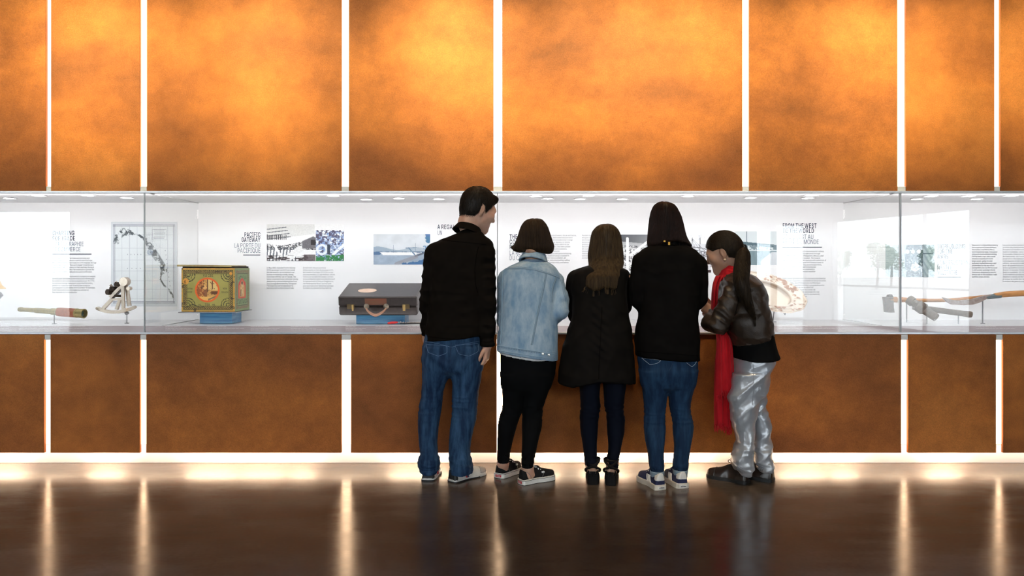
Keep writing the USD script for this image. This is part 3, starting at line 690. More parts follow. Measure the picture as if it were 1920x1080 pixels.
for (x, y, r, l) in ((1470, 335, .020, .04), (1520, 290, .016, .035), (1583, 235, .017, .035), (1575, 385, .009, .03)):
    cc = q(x, y)
    obj('filter', on_axis([(0, 0), (r, 0), (r * 1.08, .3), (r, 1), (0, 1)], (cc[0] - .008, Ys - .03, cc[1]), (cc[0] + l * .5, Ys + l * .6, cc[1] - .004), 18), SXD, t)
for (x, y, x2, y2) in ((1490, 240, 1530, 290), (1560, 200, 1590, 235)):
    c0, c1 = q(x, y), q(x2, y2)
    obj('shade_arm', tube([(c0[0], Ys - .02, c0[1]), (c1[0], Ys - .01, c1[1])], [.009, .006], 8), SX, t)
kc = q(1725, 290)
obj('tangent_knob', on_axis([(0, 0), (.014, 0), (.014, 1), (0, 1)], (kc[0], Ys - .02, kc[1]), (kc[0] + .003, Ys + .01, kc[1]), 16), SX, t)
pc = q(1690, 620); 
obj('stand', [tube([(pc[0], Ys, ZE), (pc[0], Ys, pc[1] + .02)], [.0042, .0042], 10), lathe([(0, 0), (.012, .004), (.016, .014), (.010, .022), (0, .024)], 14, (pc[0], Ys, pc[1] - .012)), lathe([(0, 0), (.015, 0), (.015, .003), (0, .003)], 16, (pc[0], Ys, ZE))], STEEL, t)

# a print laid on any rectangle: corner, edge vectors
def decal(o, eu, ev, nrm, paint, nx, nz):
    U, V = np.meshgrid(np.linspace(0, 1, nx), np.linspace(0, 1, nz))
    C = np.clip(paint(U, V), 0, 1)
    X = np.asarray(o) + U[..., None] * np.asarray(eu) + V[..., None] * np.asarray(ev) + np.asarray(nrm) * 0.0006
    i = np.arange(nx * nz).reshape(nz, nx)
    a, b, c, d = i[:-1, :-1].ravel(), i[:-1, 1:].ravel(), i[1:, 1:].ravel(), i[1:, :-1].ravel()
    return (X.reshape(-1, 3), np.vstack([np.stack([a, d, c], 1), np.stack([a, c, b], 1)])), (C ** 2.2).reshape(-1, 3)

def tea_front(u, v):
    asp = 100.0 / 82
    g = NZ(u, v, 40, 34, 71); f = NZ(u, v, 90, 74, 72, 3); w = NZ(u, v, 5, 4, 73)
    c = np.ones(u.shape + (3,)) * np.array([.62, .58, .30]) + (w - .5)[..., None] * np.array([.14, .12, .08])
    edge = np.minimum(np.minimum(u * asp, (1 - u) * asp), np.minimum(v, 1 - v))
    c = mixc(c, (.70, .55, .24), (edge < .035) * 1.0)
    bd = (edge > .05) & (edge < .115); c = mixc(c, (.56, .48, .26), bd * 1.0)
    pat = np.sin(u * asp * 130) * np.sin(v * 130); c = mixc(c, (.25, .18, .10), (bd & (pat + (f - .5) * 2.5 > .1)) * .9)
    c = mixc(c, (.25, .19, .10), ((np.abs(edge - .125) < .006) | (np.abs(edge - .045) < .005)) * .9)
    du, dv = np.minimum(u, 1 - u) * asp - .15, np.minimum(v, 1 - v) - .15
    cr = np.hypot(du, dv); c = mixc(c, (.22, .20, .13), ((cr < .17) & (du > -.02) & (dv > -.02) & (np.sin(cr * 110 + 6 * g) > .15) & (f > .42)) * .85)
    r = np.hypot((u - .485) * asp, v - .50); ring = (r < .285) & (r > .245)
    c = mixc(c, (.88, .38, .13), ring * 1.0)
    m = r < .245
    sc = np.ones(u.shape + (3,)) * np.array([.80, .60, .32])
    sc = mixc(sc, (.86, .72, .45), ((u > .5) & (v < .5)) * 1.0); sc = mixc(sc, (.60, .33, .16), ((u < .42)) * (g > .4) * 1.0)
    sc = mixc(sc, (.55, .35, .22), ((u > .42) & (u < .485) & (v > .42) & (v < .66)) * 1.0); sc = mixc(sc, (.42, .26, .15), ((abs(u - .49) < .012) & (v < .55)) | ((abs(u - .58) < .01) & (v < .48)) | ((v > .53) & (v < .6) & (u > .56)))
    sc = mixc(sc, (.88, .66, .40), ((np.hypot((u - .44) * asp, v - .44) < .05)) * 1.0); sc = mixc(sc, (.36, .24, .15), ((np.hypot((u - .41) * asp, v - .42) < .022) | ((g > .60) & (v < .62))) * .9)
    sc = mixc(sc, (.90, .68, .36), (v > .64 + .03 * g) * 1.0); sc = mixc(sc, (.5, .42, .28), ((abs(v - .70 + (u - .55) * .5) < .02) & (u > .5)) * 1.0)
    c = np.where(m[..., None], sc, c)
    worn = ((np.hypot((u - .08) * asp, v - .30) < .07) & (f > .38)) | ((np.hypot((u - .93) * asp, v - .12) < .035)) | ((edge < .02) & (g > .5))
    c = mixc(c, (.86, .58, .22), worn * 1.0)
    c = mixc(c, (.24, .17, .09), ((edge < .09) & (NZ(u, v, 12, 10, 75) > .60)) * .8)
    c = mixc(c, (.14, .10, .06), ((np.abs(v - .87 - .03 * np.sin(u * 22) - .03 * (g - .5)) < .007) & (u < .42)) * 1.0)
    return c
def tea_side(u, v):
    g = NZ(u, v, 20, 34, 81); f = NZ(u, v, 45, 70, 82, 3)
    c = np.ones(u.shape + (3,)) * np.array([.47, .54, .35]) + (g - .5)[..., None] * .12
    e = np.minimum(np.minimum(u, 1 - u) * .9, np.minimum(v, 1 - v))
    c = mixc(c, (.48, .36, .26), ((e > .045) & (e < .11) & (f > .42)) * .9); c = mixc(c, (.26, .24, .15), (np.abs(e - .125) < .008) * .9)
    c = mixc(c, (.24, .32, .20), ((v > .17) & (v < .27) & (abs(u - .5) < .3) & (f > .52)) * .8)
    c = mixc(c, (.24, .30, .19), ((v > .72) & (v < .84) & (abs(u - .5) < .38) & (f > .52)) * .8)
    x = np.abs(u - .47); arch = ((x < .25) & (v > .38) & (v < .71)) | (np.hypot(x, (v - .36) * 1.3) < .16) | (np.hypot(x - .13, (v - .40) * 1.2) < .12)
    c = mixc(c, (.80, .22, .14), arch * 1.0)
    inn = ((x < .19) & (v > .40) & (v < .68)) | (np.hypot(x, (v - .37) * 1.3) < .11)
    c = mixc(c, (.78, .52, .28), inn * (f > .35)); c = mixc(c, (.82, .70, .48), ((x < .11) & (v > .36) & (v < .66)) * (g > .42)); c = mixc(c, (.22, .12, .08), ((np.hypot(x, (v - .35) * 1.2) < .05) | ((u < .42) & (u > .37) & (v > .5) & (v < .66))) * .9)
    return c
t = thing('tea_box', 'old olive-green printed tea chest with orange medallion on a small shelf', 'box')
Yf, Yr = 5.38, 5.682
x0, x1 = PX(340, Yf), PX(440.3, Yf); z0, z1 = PZ(584.8, Yf), PZ(502.6, Yf)
WORN = mat('worn_tin', (0.42, 0.32, 0.12), 0.55, vary=(0.28, 0.21, 0.09), scale=30)
obj('body', box(x0, x1, Yf, Yr, z0, z1, r=.003), WORN, t, smooth=False)
lid = box(x0 - .002, x1 + .004, Yf - .004, Yr + .004, 0, .013, r=.002)
lid.apply_transform(trimesh.transformations.rotation_matrix(.012, [0, 1, 0])); lid.apply_translation([x0 * .012 + .0, 0, z1 + .0050])
lid.apply_translation([0, 0, 0.0])
lid.vertices[:, 2] += (z1 + .006) - lid.bounds[0][2]
obj('lid', lid, mat('lid_tin', (0.48, 0.38, 0.16), 0.5, vary=(0.22, 0.15, 0.07), scale=14, stretch=(1, 1, .3)), t, smooth=False, label='slightly ajar lid')
obj('lid_lip', box(x0 + .006, x1 - .006, Yf + .006, Yr - .006, z1 - .003, z1 + .012), mat('black_gap', (.012, .010, .008), .8), t, smooth=False)
m_, c_ = decal((x0 + .002, Yf, z1 - .002), (x1 - x0 - .004, 0, 0), (0, 0, z0 - z1 + .004), (0, -1, 0), tea_front, 240, 200)
obj('front_print', m_, print_mat('printed_tin', .45), t, color=c_)
m_, c_ = decal((x1, Yf + .004, z1 - .002), (0, Yr - Yf - .008, 0), (0, 0, z0 - z1 + .004), (1, 0, 0), tea_side, 110, 160)
obj('side_print', m_, print_mat('printed_tin', .45), t, color=c_, label='green end panel with red arched niche')
INKB = mat('brown_ink', (0.075, 0.06, 0.03), 0.6)
YT = Yf - .0007
for txt, px, py, w, cap in (('VU CEE', 380.5, 519, 19, 4.6), ('TEA', 384, 573.5, 9.5, 4.6), ('HU.', 372, 573, 6, 3.2), ('HN.', 397.5, 573, 6.5, 3.2), ('EXTRA', 350, 542.8, 11, 3.0), ('CHOICE', 349.5, 549.2, 11, 3.0), ('NEW', 418, 542.5, 7.5, 3.0), ('SEASON', 415, 549.5, 12.5, 3.0)):
    obj('lettering', write([txt], px, py, w, cap, 5, True, Y=YT, depth=.0003), INKB, t, smooth=False)
s_ = thing('display_shelf', 'thin grey shelf plate on a blue plinth under the tea chest', 'stand')
xp0, xp1 = PX(334, Yf - .012), PX(441.8, Yf - .012)
obj('shelf_plate', box(xp0, xp1 + .004, Yf - .012, Yr + .012, z0 - .0062, z0 - .0004), STEEL, s_, smooth=False)
obj('plinth', box(PX(374.5, 5.43), PX(435, 5.43), 5.43, 5.62, ZE, z0 - .0064, r=.001), SEA, s_, smooth=False, label='glossy blue plinth')

# suitcase, tipped forward
CASEL = mat('dark_leather', (0.035, 0.028, 0.026), 0.33, spec=0.55, vary=(0.055, 0.042, 0.038), scale=50, bump=.0006, bump_scale=220)
R_ = trimesh.transformations.rotation_matrix(math.radians(14.0), [1, 0, 0])
fl = P3(634, 556, 5.33); sw, sd, sh = .547, .36, .137
def put(m):
    m = tm(m).copy(); m.apply_transform(R_); m.apply_translation(fl); return m
t = thing('suitcase', 'dark leather suitcase with brass latches tilted on a blue plinth', 'suitcase')
obj('body', put(box(0, sw, 0, sd, -sh, -sh * .52, r=.008)), CASEL, t, smooth=False)
obj('lid', put(box(-.001, sw + .001, -.001, sd, -sh * .515, 0, r=.007)), CASEL, t, smooth=False)
hx0, hx1 = sw * .355, sw * .605
arc_ = [(hx0, -.014, -.082), (hx0 + .012, -.030, -.094), (hx0 + .04, -.042, -.112), ((hx0 + hx1) / 2, -.046, -.121), (hx1 - .04, -.042, -.112), (hx1 - .012, -.030, -.094), (hx1, -.014, -.082)]
obj('handle', put(tube(spl(arc_, 28), np.interp(np.linspace(0, 1, 28), [0, .2, .5, .8, 1], [.0055, .008, .0105, .008, .0055]), 12)), mat('copper_leather', (0.42, 0.22, 0.14), 0.3), t, label='curved copper-coloured handle')
for hx in (hx0, hx1):
    obj('handle_mount', put(lathe([(0, 0), (.019, 0), (.019, .003), (.013, .007), (.006, .014), (0, .015)], 24, (hx, -.0015, -.070), (0, -1, 0))), mat('dull_nickel', (0.42, 0.36, 0.28), 0.3, metal=.85), t)
for hx in (.058, sw - .105):
    l = obj('latch', put(box(hx, hx + .052, -.005, .0, -.089, -.056, r=.002)), mat('dark_brass', (.16, .12, .06), .35, metal=.7), t, smooth=False)
    obj('latch_hasp', put(box(hx + (.034 if hx < .2 else .004), hx + (.046 if hx < .2 else .022), -.012, -.004, -.101, -.058, r=.002)), BRASSB, l, smooth=False)
lab_ = box(sw * .335, sw * .612, -.0022, -.0006, -.060, -.014)
obj('paper_label', put(lab_), mat('faded_red_paper', (0.24, 0.065, 0.035), 0.6, vary=(0.16, 0.085, 0.04), scale=40, stretch=(.5, 1, 3)), t, smooth=False, label='faded red paper label')
stk = sa.scale(sg.Point(0, 0).buffer(1, 24), .066, .052)
sm = trimesh.creation.extrude_polygon(stk, .0008, engine='earcut'); sm.apply_translation([sw * .32, sd * .42, .0002])
obj('top_sticker', put(sm), mat('cream_paper', (0.80, 0.62, 0.48), 0.5, vary=(.66, .42, .30), scale=60), t, smooth=False, label='worn cream sticker on the lid')
zb = fl[2] - .155
pl = thing('plinth', 'glossy sea-blue plinth under the tilted suitcase', 'stand')
pz = sg.Polygon([(5.40, ZE), (5.60, ZE), (5.60, PZ(590, 5.33) + .0425), (5.40, PZ(590, 5.33) - .0085)])
pm = trimesh.creation.extrude_polygon(pz, PX(759, 5.40) - PX(668, 5.40), engine='earcut')
v = pm.vertices.copy(); pm.vertices = np.stack([v[:, 2] + PX(668, 5.40), v[:, 0], v[:, 1]], 1); pm.fix_normals()
obj('plinth_block', pm, SEA, pl, smooth=False)
t = thing('tasselled_rod', 'slim dark beaded rod with silver clasp and red tassel before the suitcase', 'rod')
Yt = 5.36
def tp(px, py): return (PX(px, Yt), Yt, PZ(py, Yt))
obj('tassel', tube([tp(727, 606.0), tp(733, 605.2), tp(741, 604.8), tp(747, 604.2)], [.006, .0085, .008, .004], 10), mat('scarlet', (0.68, 0.03, 0.03), .6), t, label='scarlet tassel')
for k, (px, py, r) in enumerate(((747, 604.2, .006), (750.5, 603.8, .0075), (754, 604.6, .006))):
    obj('clasp', lathe([(0, -r), (r * .8, -r * .6), (r, 0), (r * .8, r * .6), (0, r)], 14, tp(px, py)), mat('silver', (.8, .8, .82), .2, metal=1.0), t)
obj('rod', tube([tp(750, 605.8), tp(812, 606.2)], [.004, .004], 10), mat('black_lacquer', (.02, .018, .016), .25), t)
for k in range(16):
    obj('bead', trimesh.creation.icosphere(1, .0042).apply_translation(tp(757 + k * 3.4, 604.6 + .3 * (k % 2))), mat('ivory_bead', (.5, .42, .34), .4), t)

# shell-like dish
t = thing('serving_dish', 'large cream oval dish with ruffled relief rim behind the woman in red scarf', 'dish')
nr, na = 56, 200
rr, aa = np.meshgrid(np.linspace(0, 1, nr), np.arange(na) / na * 2 * np.pi, indexing='ij')
A_, B_ = .265, .175
wob = 1 + .010 * np.sin(aa * 12) * np.clip((rr - .6) / .4, 0, 1)
rel = np.clip((rr - .64) / .06, 0, 1) * np.clip((1.0 - rr) / .04, 0, 1)
pts3 = np.stack([rr * np.cos(aa) * 9, rr * np.sin(aa) * 7, rr * 0], -1)
wall_ = np.clip((rr - .555) / .075, 0, 1); wall_ = wall_ * wall_ * (3 - 2 * wall_)
flo = meshkit.fbm(np.stack([rr * np.cos(aa) * 13, rr * np.sin(aa) * 10, rr * 0 + 2], -1), 3, 3)
pet = np.sin(aa * 22 + 5 * np.sin(rr * 16 + aa * 3)) * np.sin((rr - .64) * 26)
h = .034 * wall_ + .014 * np.clip((rr - .66) / .34, 0, 1) + rel * (.013 * (flo - .5) + .004 * pet) + .004 * np.exp(-((rr - .985) / .02) ** 2) + .003 * np.exp(-((rr - .65) / .015) ** 2)
shade_ = np.clip((flo - .54) * 9, 0, 1) * rel
dcol = np.array([.80, .69, .58]) * (1 - shade_[..., None]) + np.array([.40, .19, .10]) * shade_[..., None]
line_ = np.exp(-((rr - .60) / .018) ** 2) * .75
dcol = dcol * (1 - line_[..., None]) + np.array([.34, .20, .11]) * line_[..., None]
T_ = np.stack([A_ * rr * np.cos(aa) * wob, B_ * rr * np.sin(aa) * wob, h], -1)
Bm = T_.copy(); Bm[..., 2] -= .008
Vd = np.vstack([T_.reshape(-1, 3), Bm.reshape(-1, 3)])
Fd = []
for i in range(nr - 1):
    for k in range(na):
        a0, a1 = i * na + k, i * na + (k + 1) % na; n_ = nr * na
        Fd += [[a0, a0 + na, a1 + na], [a0, a1 + na, a1], [n_ + a0, n_ + a1 + na, n_ + a0 + na], [n_ + a0, n_ + a1, n_ + a1 + na]]
for k in range(na):
    a0, a1 = (nr - 1) * na + k, (nr - 1) * na + (k + 1) % na
    Fd += [[a0, nr * na + a0, nr * na + a1], [a0, nr * na + a1, a1]]
dm = trimesh.Trimesh(Vd, np.array(Fd), process=False)
M = trimesh.transformations.rotation_matrix
dm.apply_transform(M(math.radians(-17), [0, 0, 1])); dm.apply_transform(M(math.radians(46), [1, 0, 0])); dm.apply_transform(M(math.radians(6), [0, 1, 0]))
dc = P3(1438, 555, 5.46); dm.apply_translation(dc)
obj('dish', dm, print_mat('painted_glaze', .25), t, color=np.vstack([dcol.reshape(-1, 3)] * 2))
obj('stand', [tube([(dc[0] + dx, 5.60, ZE + .006), (dc[0] + dx, 5.55, dc[2] - .045), (dc[0] + dx, 5.35, dc[2] - .125), (dc[0] + dx, 5.33, dc[2] - .10)], [.004] * 4, 8) for dx in (-.09, .09)] + [box(dc[0] - .11, dc[0] + .11, 5.585, 5.615, ZE, ZE + .004)], STEEL, t)

# axe, caulking mallet, slick
IRON = mat('rusty_iron', (0.09, 0.075, 0.07), 0.6, metal=.3, vary=(.20, .14, .11), scale=45)
WOODO = mat('orange_wood', (0.56, 0.26, 0.075), 0.45, vary=(0.36, 0.15, 0.05), scale=12, stretch=(1, 8, 8))
DWOOD = mat('dark_wood', (0.10, 0.075, 0.06), 0.5, vary=(.16, .12, .09), scale=14, stretch=(1, 6, 6))
t = thing('axe', 'long-handled axe with a rusty iron head at the right glass joint', 'axe')
Ya = 5.55
hd = sg.Polygon([(PX(x, Ya), PZ(y, Ya)) for x, y in [(1656.5, 557), (1664, 556.5), (1665.5, 553), (1670, 551.8), (1672.5, 556), (1673, 566), (1673.5, 578), (1675, 585.5), (1668, 586), (1659.5, 585.2), (1658.5, 572)]])
obj('head', prism_xz(hd, Ya - .02, Ya + .02), IRON, t, smooth=False)
hp = [P3(1668, 562, Ya), P3(1690, 562, Ya), P3(1720, 563, Ya), P3(1770, 563, Ya), P3(1820, 559, Ya + .02), P3(1900, 553, Ya + .03)]
obj('handle', tube(spl(hp, 40), np.interp(np.linspace(0, 1, 40), [0, .08, .2, .5, 1], [.021, .020, .013, .012, .013]), 12), WOODO, t)
obj('wrapping', tube([P3(1681, 562, Ya), P3(1683.5, 562, Ya)], [.0225, .0225], 12), mat('white_tape', (.8, .78, .74), .6), t)
obj('stand', [post(1700, 566, Ya)], STEEL, t)
t = thing('caulking_mallet', 'dark wooden caulking mallet with slim head lying beside the axe', 'mallet')
m0, m1 = P3(1703, 561, 5.485), P3(1756, 596, 5.34)
obj('head', on_axis([(0, 0), (.030, 0), (.034, .02), (.034, .17), (.028, .19), (.028, .30), (.040, .36), (.042, .55), (.030, .62), (.029, .93), (.027, 1.0), (0, 1.0)], m0, m1), DWOOD, t)
h0, h1 = P3(1712, 576, 5.46), P3(1822, 590, 5.38)
obj('handle', on_axis([(0, 0), (.018, 0), (.020, .1), (.020, .85), (.023, .97), (.020, 1.0), (0, 1.0)], h0, h1), DWOOD, t)
obj('stand', post(1738, 588, 5.43), STEEL, t)
obj('stand', post(1797, 588, 5.395), STEEL, t)
t = thing('slick', 'shipwright slick with a broad grey blade and orange wooden handle', 'chisel')
Yk = 5.44
bl = sg.Polygon([(PX(x, Yk), PZ(y, Yk)) for x, y in [(1767, 557.5), (1775, 566), (1784, 571), (1805, 572), (1822, 571.2), (1836, 567), (1848, 560.5), (1858, 556.5), (1856, 552.5), (1842, 555), (1822, 561), (1800, 563.5), (1784, 562)]])
obj('blade', prism_xz(bl, Yk - .012, Yk + .012), mat('brown_steel', (.28, .20, .18), .4, metal=.5, vary=(.42, .34, .31), scale=40), t, smooth=False)
obj('socket', tube([P3(1843, 558.5, Yk), P3(1855, 556.8, Yk), P3(1876, 554, Yk)], [.010, .016, .018], 12), mat('slate_iron', (.14, .17, .18), .35, metal=.7), t)
obj('handle', tube(spl([P3(1864, 554.2, Yk), P3(1885, 552, Yk), P3(1915, 550, Yk), P3(1985, 547, Yk)], 24), np.interp(np.linspace(0, 1, 24), [0, .15, .6, 1], [.015, .021, .021, .016]), 12), WOODO, t)
obj('stand', [post(1842.5, 563, Yk, .0045), lathe([(0, 0), (.014, 0), (.014, .003), (0, .003)], 16, (PX(1842.5, Yk), Yk, ZE)), post(1960, 551, Yk, .0045)], STEEL, t)
# ------------------------------------------------------------------ implicit surfaces for people
from scipy.interpolate import PchipInterpolator
from scipy.spatial import cKDTree
def smin(a, b, k):
    h = np.maximum(k - np.abs(a - b), 0) / k
    return np.minimum(a, b) - h * h * k * 0.25
def smax(a, b, k): return -smin(-a, -b, k)
def rc(p0, p1, r0, r1):
    p0, p1 = np.asarray(p0, float), np.asarray(p1, float); d = p1 - p0; L2 = d @ d + 1e-12
    def f(P):
        q = P - p0; a = q @ d; t = np.clip(a / L2, 0, 1)
        return np.sqrt(np.maximum(np.einsum('ij,ij->i', q, q) - 2 * t * a + t * t * L2, 0)) - (r0 + (r1 - r0) * t)
    return f
def within(f, c, r):
    """f, only worked out inside the ball round c"""
    c = np.asarray(c, float)
    def g(P):
        q = P - c; n = np.sqrt(np.einsum('ij,ij->i', q, q)); out = n - r + .05
        m = n < r
        if m.any(): out[m] = f(P[m])
        return out
    return g
def chain(pts, rs):
    fs = [rc(a, b, r, s) for a, b, r, s in zip(pts[:-1], pts[1:], rs[:-1], rs[1:])]
    return lambda P: np.min([f(P) for f in fs], 0)
def ell(c, r):
    c, r = np.asarray(c, float), np.asarray(r, float)
    def f(P):
        q = (P - c) / r; return (np.sqrt(np.einsum('ij,ij->i', q, q)) - 1) * r.min()
    return f
def loft(rows, e=2.3, flip=1):
    """rows (py, x left, x right, depth of the middle, half depth), pixels of the picture at that depth."""
    R = []
    for py, xl, xr, yc, b in rows:
        R.append((PZ(py, yc), PX(.5 * (xl + xr), yc), PX(xr, yc) / 2 - PX(xl, yc) / 2, yc, b))
    R = np.array(sorted(R)); z = np.linspace(R[0, 0], R[-1, 0], 400)
    tab = np.array([PchipInterpolator(R[:, 0], R[:, k])(z) for k in range(1, 5)])
    def f(P):
        zz = P[:, 2]
        cx, a, cy, b = (np.interp(zz, z, t) for t in tab)
        k = ((np.abs(P[:, 0] - cx) / a) ** e + (np.abs(P[:, 1] - cy) / b) ** e) ** (1 / e)
        return np.maximum(np.maximum((k - 1) * np.minimum(a, b), zz - z[-1]), z[0] - zz)
    return f
def union(fs, k=0.02):
    def f(P):
        d = fs[0](P)
        for g in fs[1:]: d = smin(d, g(P), k)
        return d
    return f
def above(p, n):
    """half-space on the side the normal n points to is kept (negative)"""
    p, n = np.asarray(p, float), np.asarray(n, float); n = n / np.linalg.norm(n)
    return lambda P: -((P - p) @ n)
def cut(f, g, k=0.004): return lambda P: smax(f(P), g(P), k)

def nets(f, lo, hi, h):
    """Surface nets of f = 0; the fine grid is only evaluated near the surface."""
    lo, hi = np.asarray(lo, float), np.asarray(hi, float); s = 4
    nc = np.ceil((hi - lo) / (s * h)).astype(int) + 1
    ax = [lo[k] + np.arange(nc[k]) * s * h for k in range(3)]
    G = np.stack(np.meshgrid(*ax, indexing='ij'), -1).reshape(-1, 3)
    C = f(G).reshape(nc)
    near = np.abs(C) < 6.5 * h
    cell = np.zeros(nc - 1, bool); sgn = C < 0
    for a, b, c in np.ndindex(2, 2, 2):
        sl = tuple(slice(o, n - 1 + o) for o, n in zip((a, b, c), nc))
        cell |= near[sl] | (sgn[sl] != sgn[:-1, :-1, :-1])
    n = s * (nc - 1) + 1
    fm = np.zeros(n, bool); big = cell.repeat(s, 0).repeat(s, 1).repeat(s, 2)
    for a, b, c in np.ndindex(2, 2, 2):
        fm[a:n[0] - 1 + a, b:n[1] - 1 + b, c:n[2] - 1 + c] |= big
    ii = [np.minimum((np.arange(n[k]) + s // 2) // s, nc[k] - 1) for k in range(3)]
    D = C[np.ix_(*ii)].astype(np.float64)
    idx = np.argwhere(fm)
    D[fm] = f(lo + idx * h)
    S = D < 0
    cs = tuple(n - 1)
    cnt = np.zeros(cs, int)
    for a, b, c in np.ndindex(2, 2, 2): cnt += S[a:n[0] - 1 + a, b:n[1] - 1 + b, c:n[2] - 1 + c]
    act = (cnt > 0) & (cnt < 8)
    ai = np.argwhere(act); vid = -np.ones(cs, int); vid[act] = np.arange(len(ai))
    acc = np.zeros((len(ai), 3)); num = np.zeros(len(ai))
    for ax_ in range(3):
        for o1, o2 in np.ndindex(2, 2):
            off0 = np.zeros(3, int); off0[(ax_ + 1) % 3] = o1; off0[(ax_ + 2) % 3] = o2
            off1 = off0.copy(); off1[ax_] = 1
            d0 = D[tuple((ai + off0).T)]; d1 = D[tuple((ai + off1).T)]
            m = (d0 < 0) != (d1 < 0)
            t = np.where(m, d0 / np.where(m, d0 - d1, 1), 0)
            p = ai + off0; p = p.astype(float); p[:, ax_] += t
            acc[m] += p[m]; num[m] += 1
    V = lo + acc / num[:, None] * h
    F = []
    for ax_ in range(3):
        u, v = (ax_ + 1) % 3, (ax_ + 2) % 3
        A = np.moveaxis(S, (ax_, u, v), (0, 1, 2)); W = np.moveaxis(vid, (ax_, u, v), (0, 1, 2))
        m = A[:-1, 1:-1, 1:-1] != A[1:, 1:-1, 1:-1]
        e = np.argwhere(m)
        if not len(e): continue
        i, j, k = e.T
        q = np.stack([W[i, j, k], W[i, j + 1, k], W[i, j + 1, k + 1], W[i, j, k + 1]], 1)
        inside = A[:-1, 1:-1, 1:-1][m]
        q[~inside] = q[~inside][:, ::-1]
        F.append(q)
    F = np.vstack(F); F = F[(F >= 0).all(1)]
    return V, F

def vnorm(V, F):
    n = np.zeros_like(V)
    fn = np.cross(V[F[:, 2]] - V[F[:, 0]], V[F[:, 3]] - V[F[:, 1]])
    for k in range(4): np.add.at(n, F[:, k], fn)
    return n / np.maximum(np.linalg.norm(n, axis=1, keepdims=True), 1e-12)
def relax(V, F, it=2):
    from scipy.sparse import coo_matrix
    a = np.hstack([F[:, 0], F[:, 1], F[:, 2], F[:, 3]]); b = np.hstack([F[:, 1], F[:, 2], F[:, 3], F[:, 0]])
    M = coo_matrix((np.ones(2 * len(a)), (np.hstack([a, b]), np.hstack([b, a]))), shape=(len(V),) * 2).tocsr()
    M.data[:] = 1; deg = np.asarray(M.sum(1)).ravel(); 
    for i in range(it):
        V = V + .5 * ((M @ V) / deg[:, None] - V)
        V = V - .52 * ((M @ V) / deg[:, None] - V)
    return V
def skin_of(f, lo, hi, h, disp=None, it=2):
    V, F = nets(f, lo, hi, h)
    V = relax(V, F, it)
    if disp is not None:
        N = vnorm(V, F); V = V + N * disp(V, N)[:, None]
    F3 = np.vstack([F[:, [0, 1, 2]], F[:, [0, 2, 3]]])
    return trimesh.Trimesh(V, F3, process=False)

def FB(P, s, seed=0, o=3): return meshkit.fbm(np.asarray(P) * np.asarray(s, float) + 50.0, o, seed) - .5
def ridge(P, s, seed=0): return 1 - 2 * np.abs(meshkit.fbm(np.asarray(P) * np.asarray(s, float) + 50.0, 2, seed) - .5) * 2

def rotm(yaw, pitch=0, roll=0):
    """local +y (forwards) turned clockwise by yaw from +Y towards +X, then nodding down by pitch"""
    R = trimesh.transformations.rotation_matrix
    return (R(-math.radians(yaw), [0, 0, 1]) @ R(-math.radians(pitch), [1, 0, 0]) @ R(math.radians(roll), [0, 1, 0]))[:3, :3]
def local(f, C, Rm, s=1.0):
    C = np.asarray(C, float)
    return lambda P: f((P - C) @ Rm / s) * s

def head_field(fem=True):
    j = .92 if fem else 1.0
    base = union([ell((0, -.012, .030), (.076, .098, .094)), ell((0, .030, -.030), (.062 * j, .066, .082)), rc((-.040 * j, .015, -.070), (0, .068, -.098), .026, .022), rc((.040 * j, .015, -.070), (0, .068, -.098), .026, .022),
                  rc((-.034, .076, .020), (.034, .076, .020), .016, .016), ell((-.044, .062, -.022), (.026, .026, .024)), ell((.044, .062, -.022), (.026, .026, .024))], .03)
    nose = union([rc((0, .088, .010), (0, .110, -.026), .0085, .0115), ell((-.011, .098, -.031), (.008, .010, .007)), ell((.011, .098, -.031), (.008, .010, .007))], .010)
    lips = union([rc((-.019, .085, -.060), (.019, .085, -.060), .006, .006), rc((0, .092, -.0595), (.001, .092, -.0595), .0075, .0075), rc((-.014, .087, -.0705), (.014, .087, -.0705), .0075, .0075)], .008)
    sock = union([ell((-.032, .098, .003), (.018, .016, .012)), ell((.032, .098, .003), (.018, .016, .012))], .001)
    ears = union([ell((-.077, -.012, -.004), (.010, .019, .031)), ell((.077, -.012, -.004), (.010, .019, .031)), rc((-.074, -.006, -.030), (-.070, -.002, -.036), .008, .007), rc((.074, -.006, -.030), (.070, -.002, -.036), .008, .007)], .006)
    conch = union([ell((-.089, -.008, -.004), (.008, .010, .018)), ell((.089, -.008, -.004), (.008, .010, .018))], .001)
    neck = rc((0, -.030, -.04), (0, -.040, -.095), .050 if fem else .058, .048 if fem else .056)
    lid = union([rc((-.044, .080, .001), (-.020, .086, .001), .0065, .0065), rc((.020, .086, .001), (.044, .080, .001), .0065, .0065)], .002)
    mouth = rc((-.017, .096, -.0652), (.017, .096, -.0652), .0022, .0022)
    def f(P):
        d = smin(base(P), nose(P), .012); d = smax(d, -sock(P), .010); d = smin(d, lips(P), .007); d = smax(d, -mouth(P), .003)
        d = smin(d, lid(P), .004)
        e = smax(ears(P), -conch(P), .005); d = smin(d, e, .006)
        return smin(d, neck(P), .025)
    return f

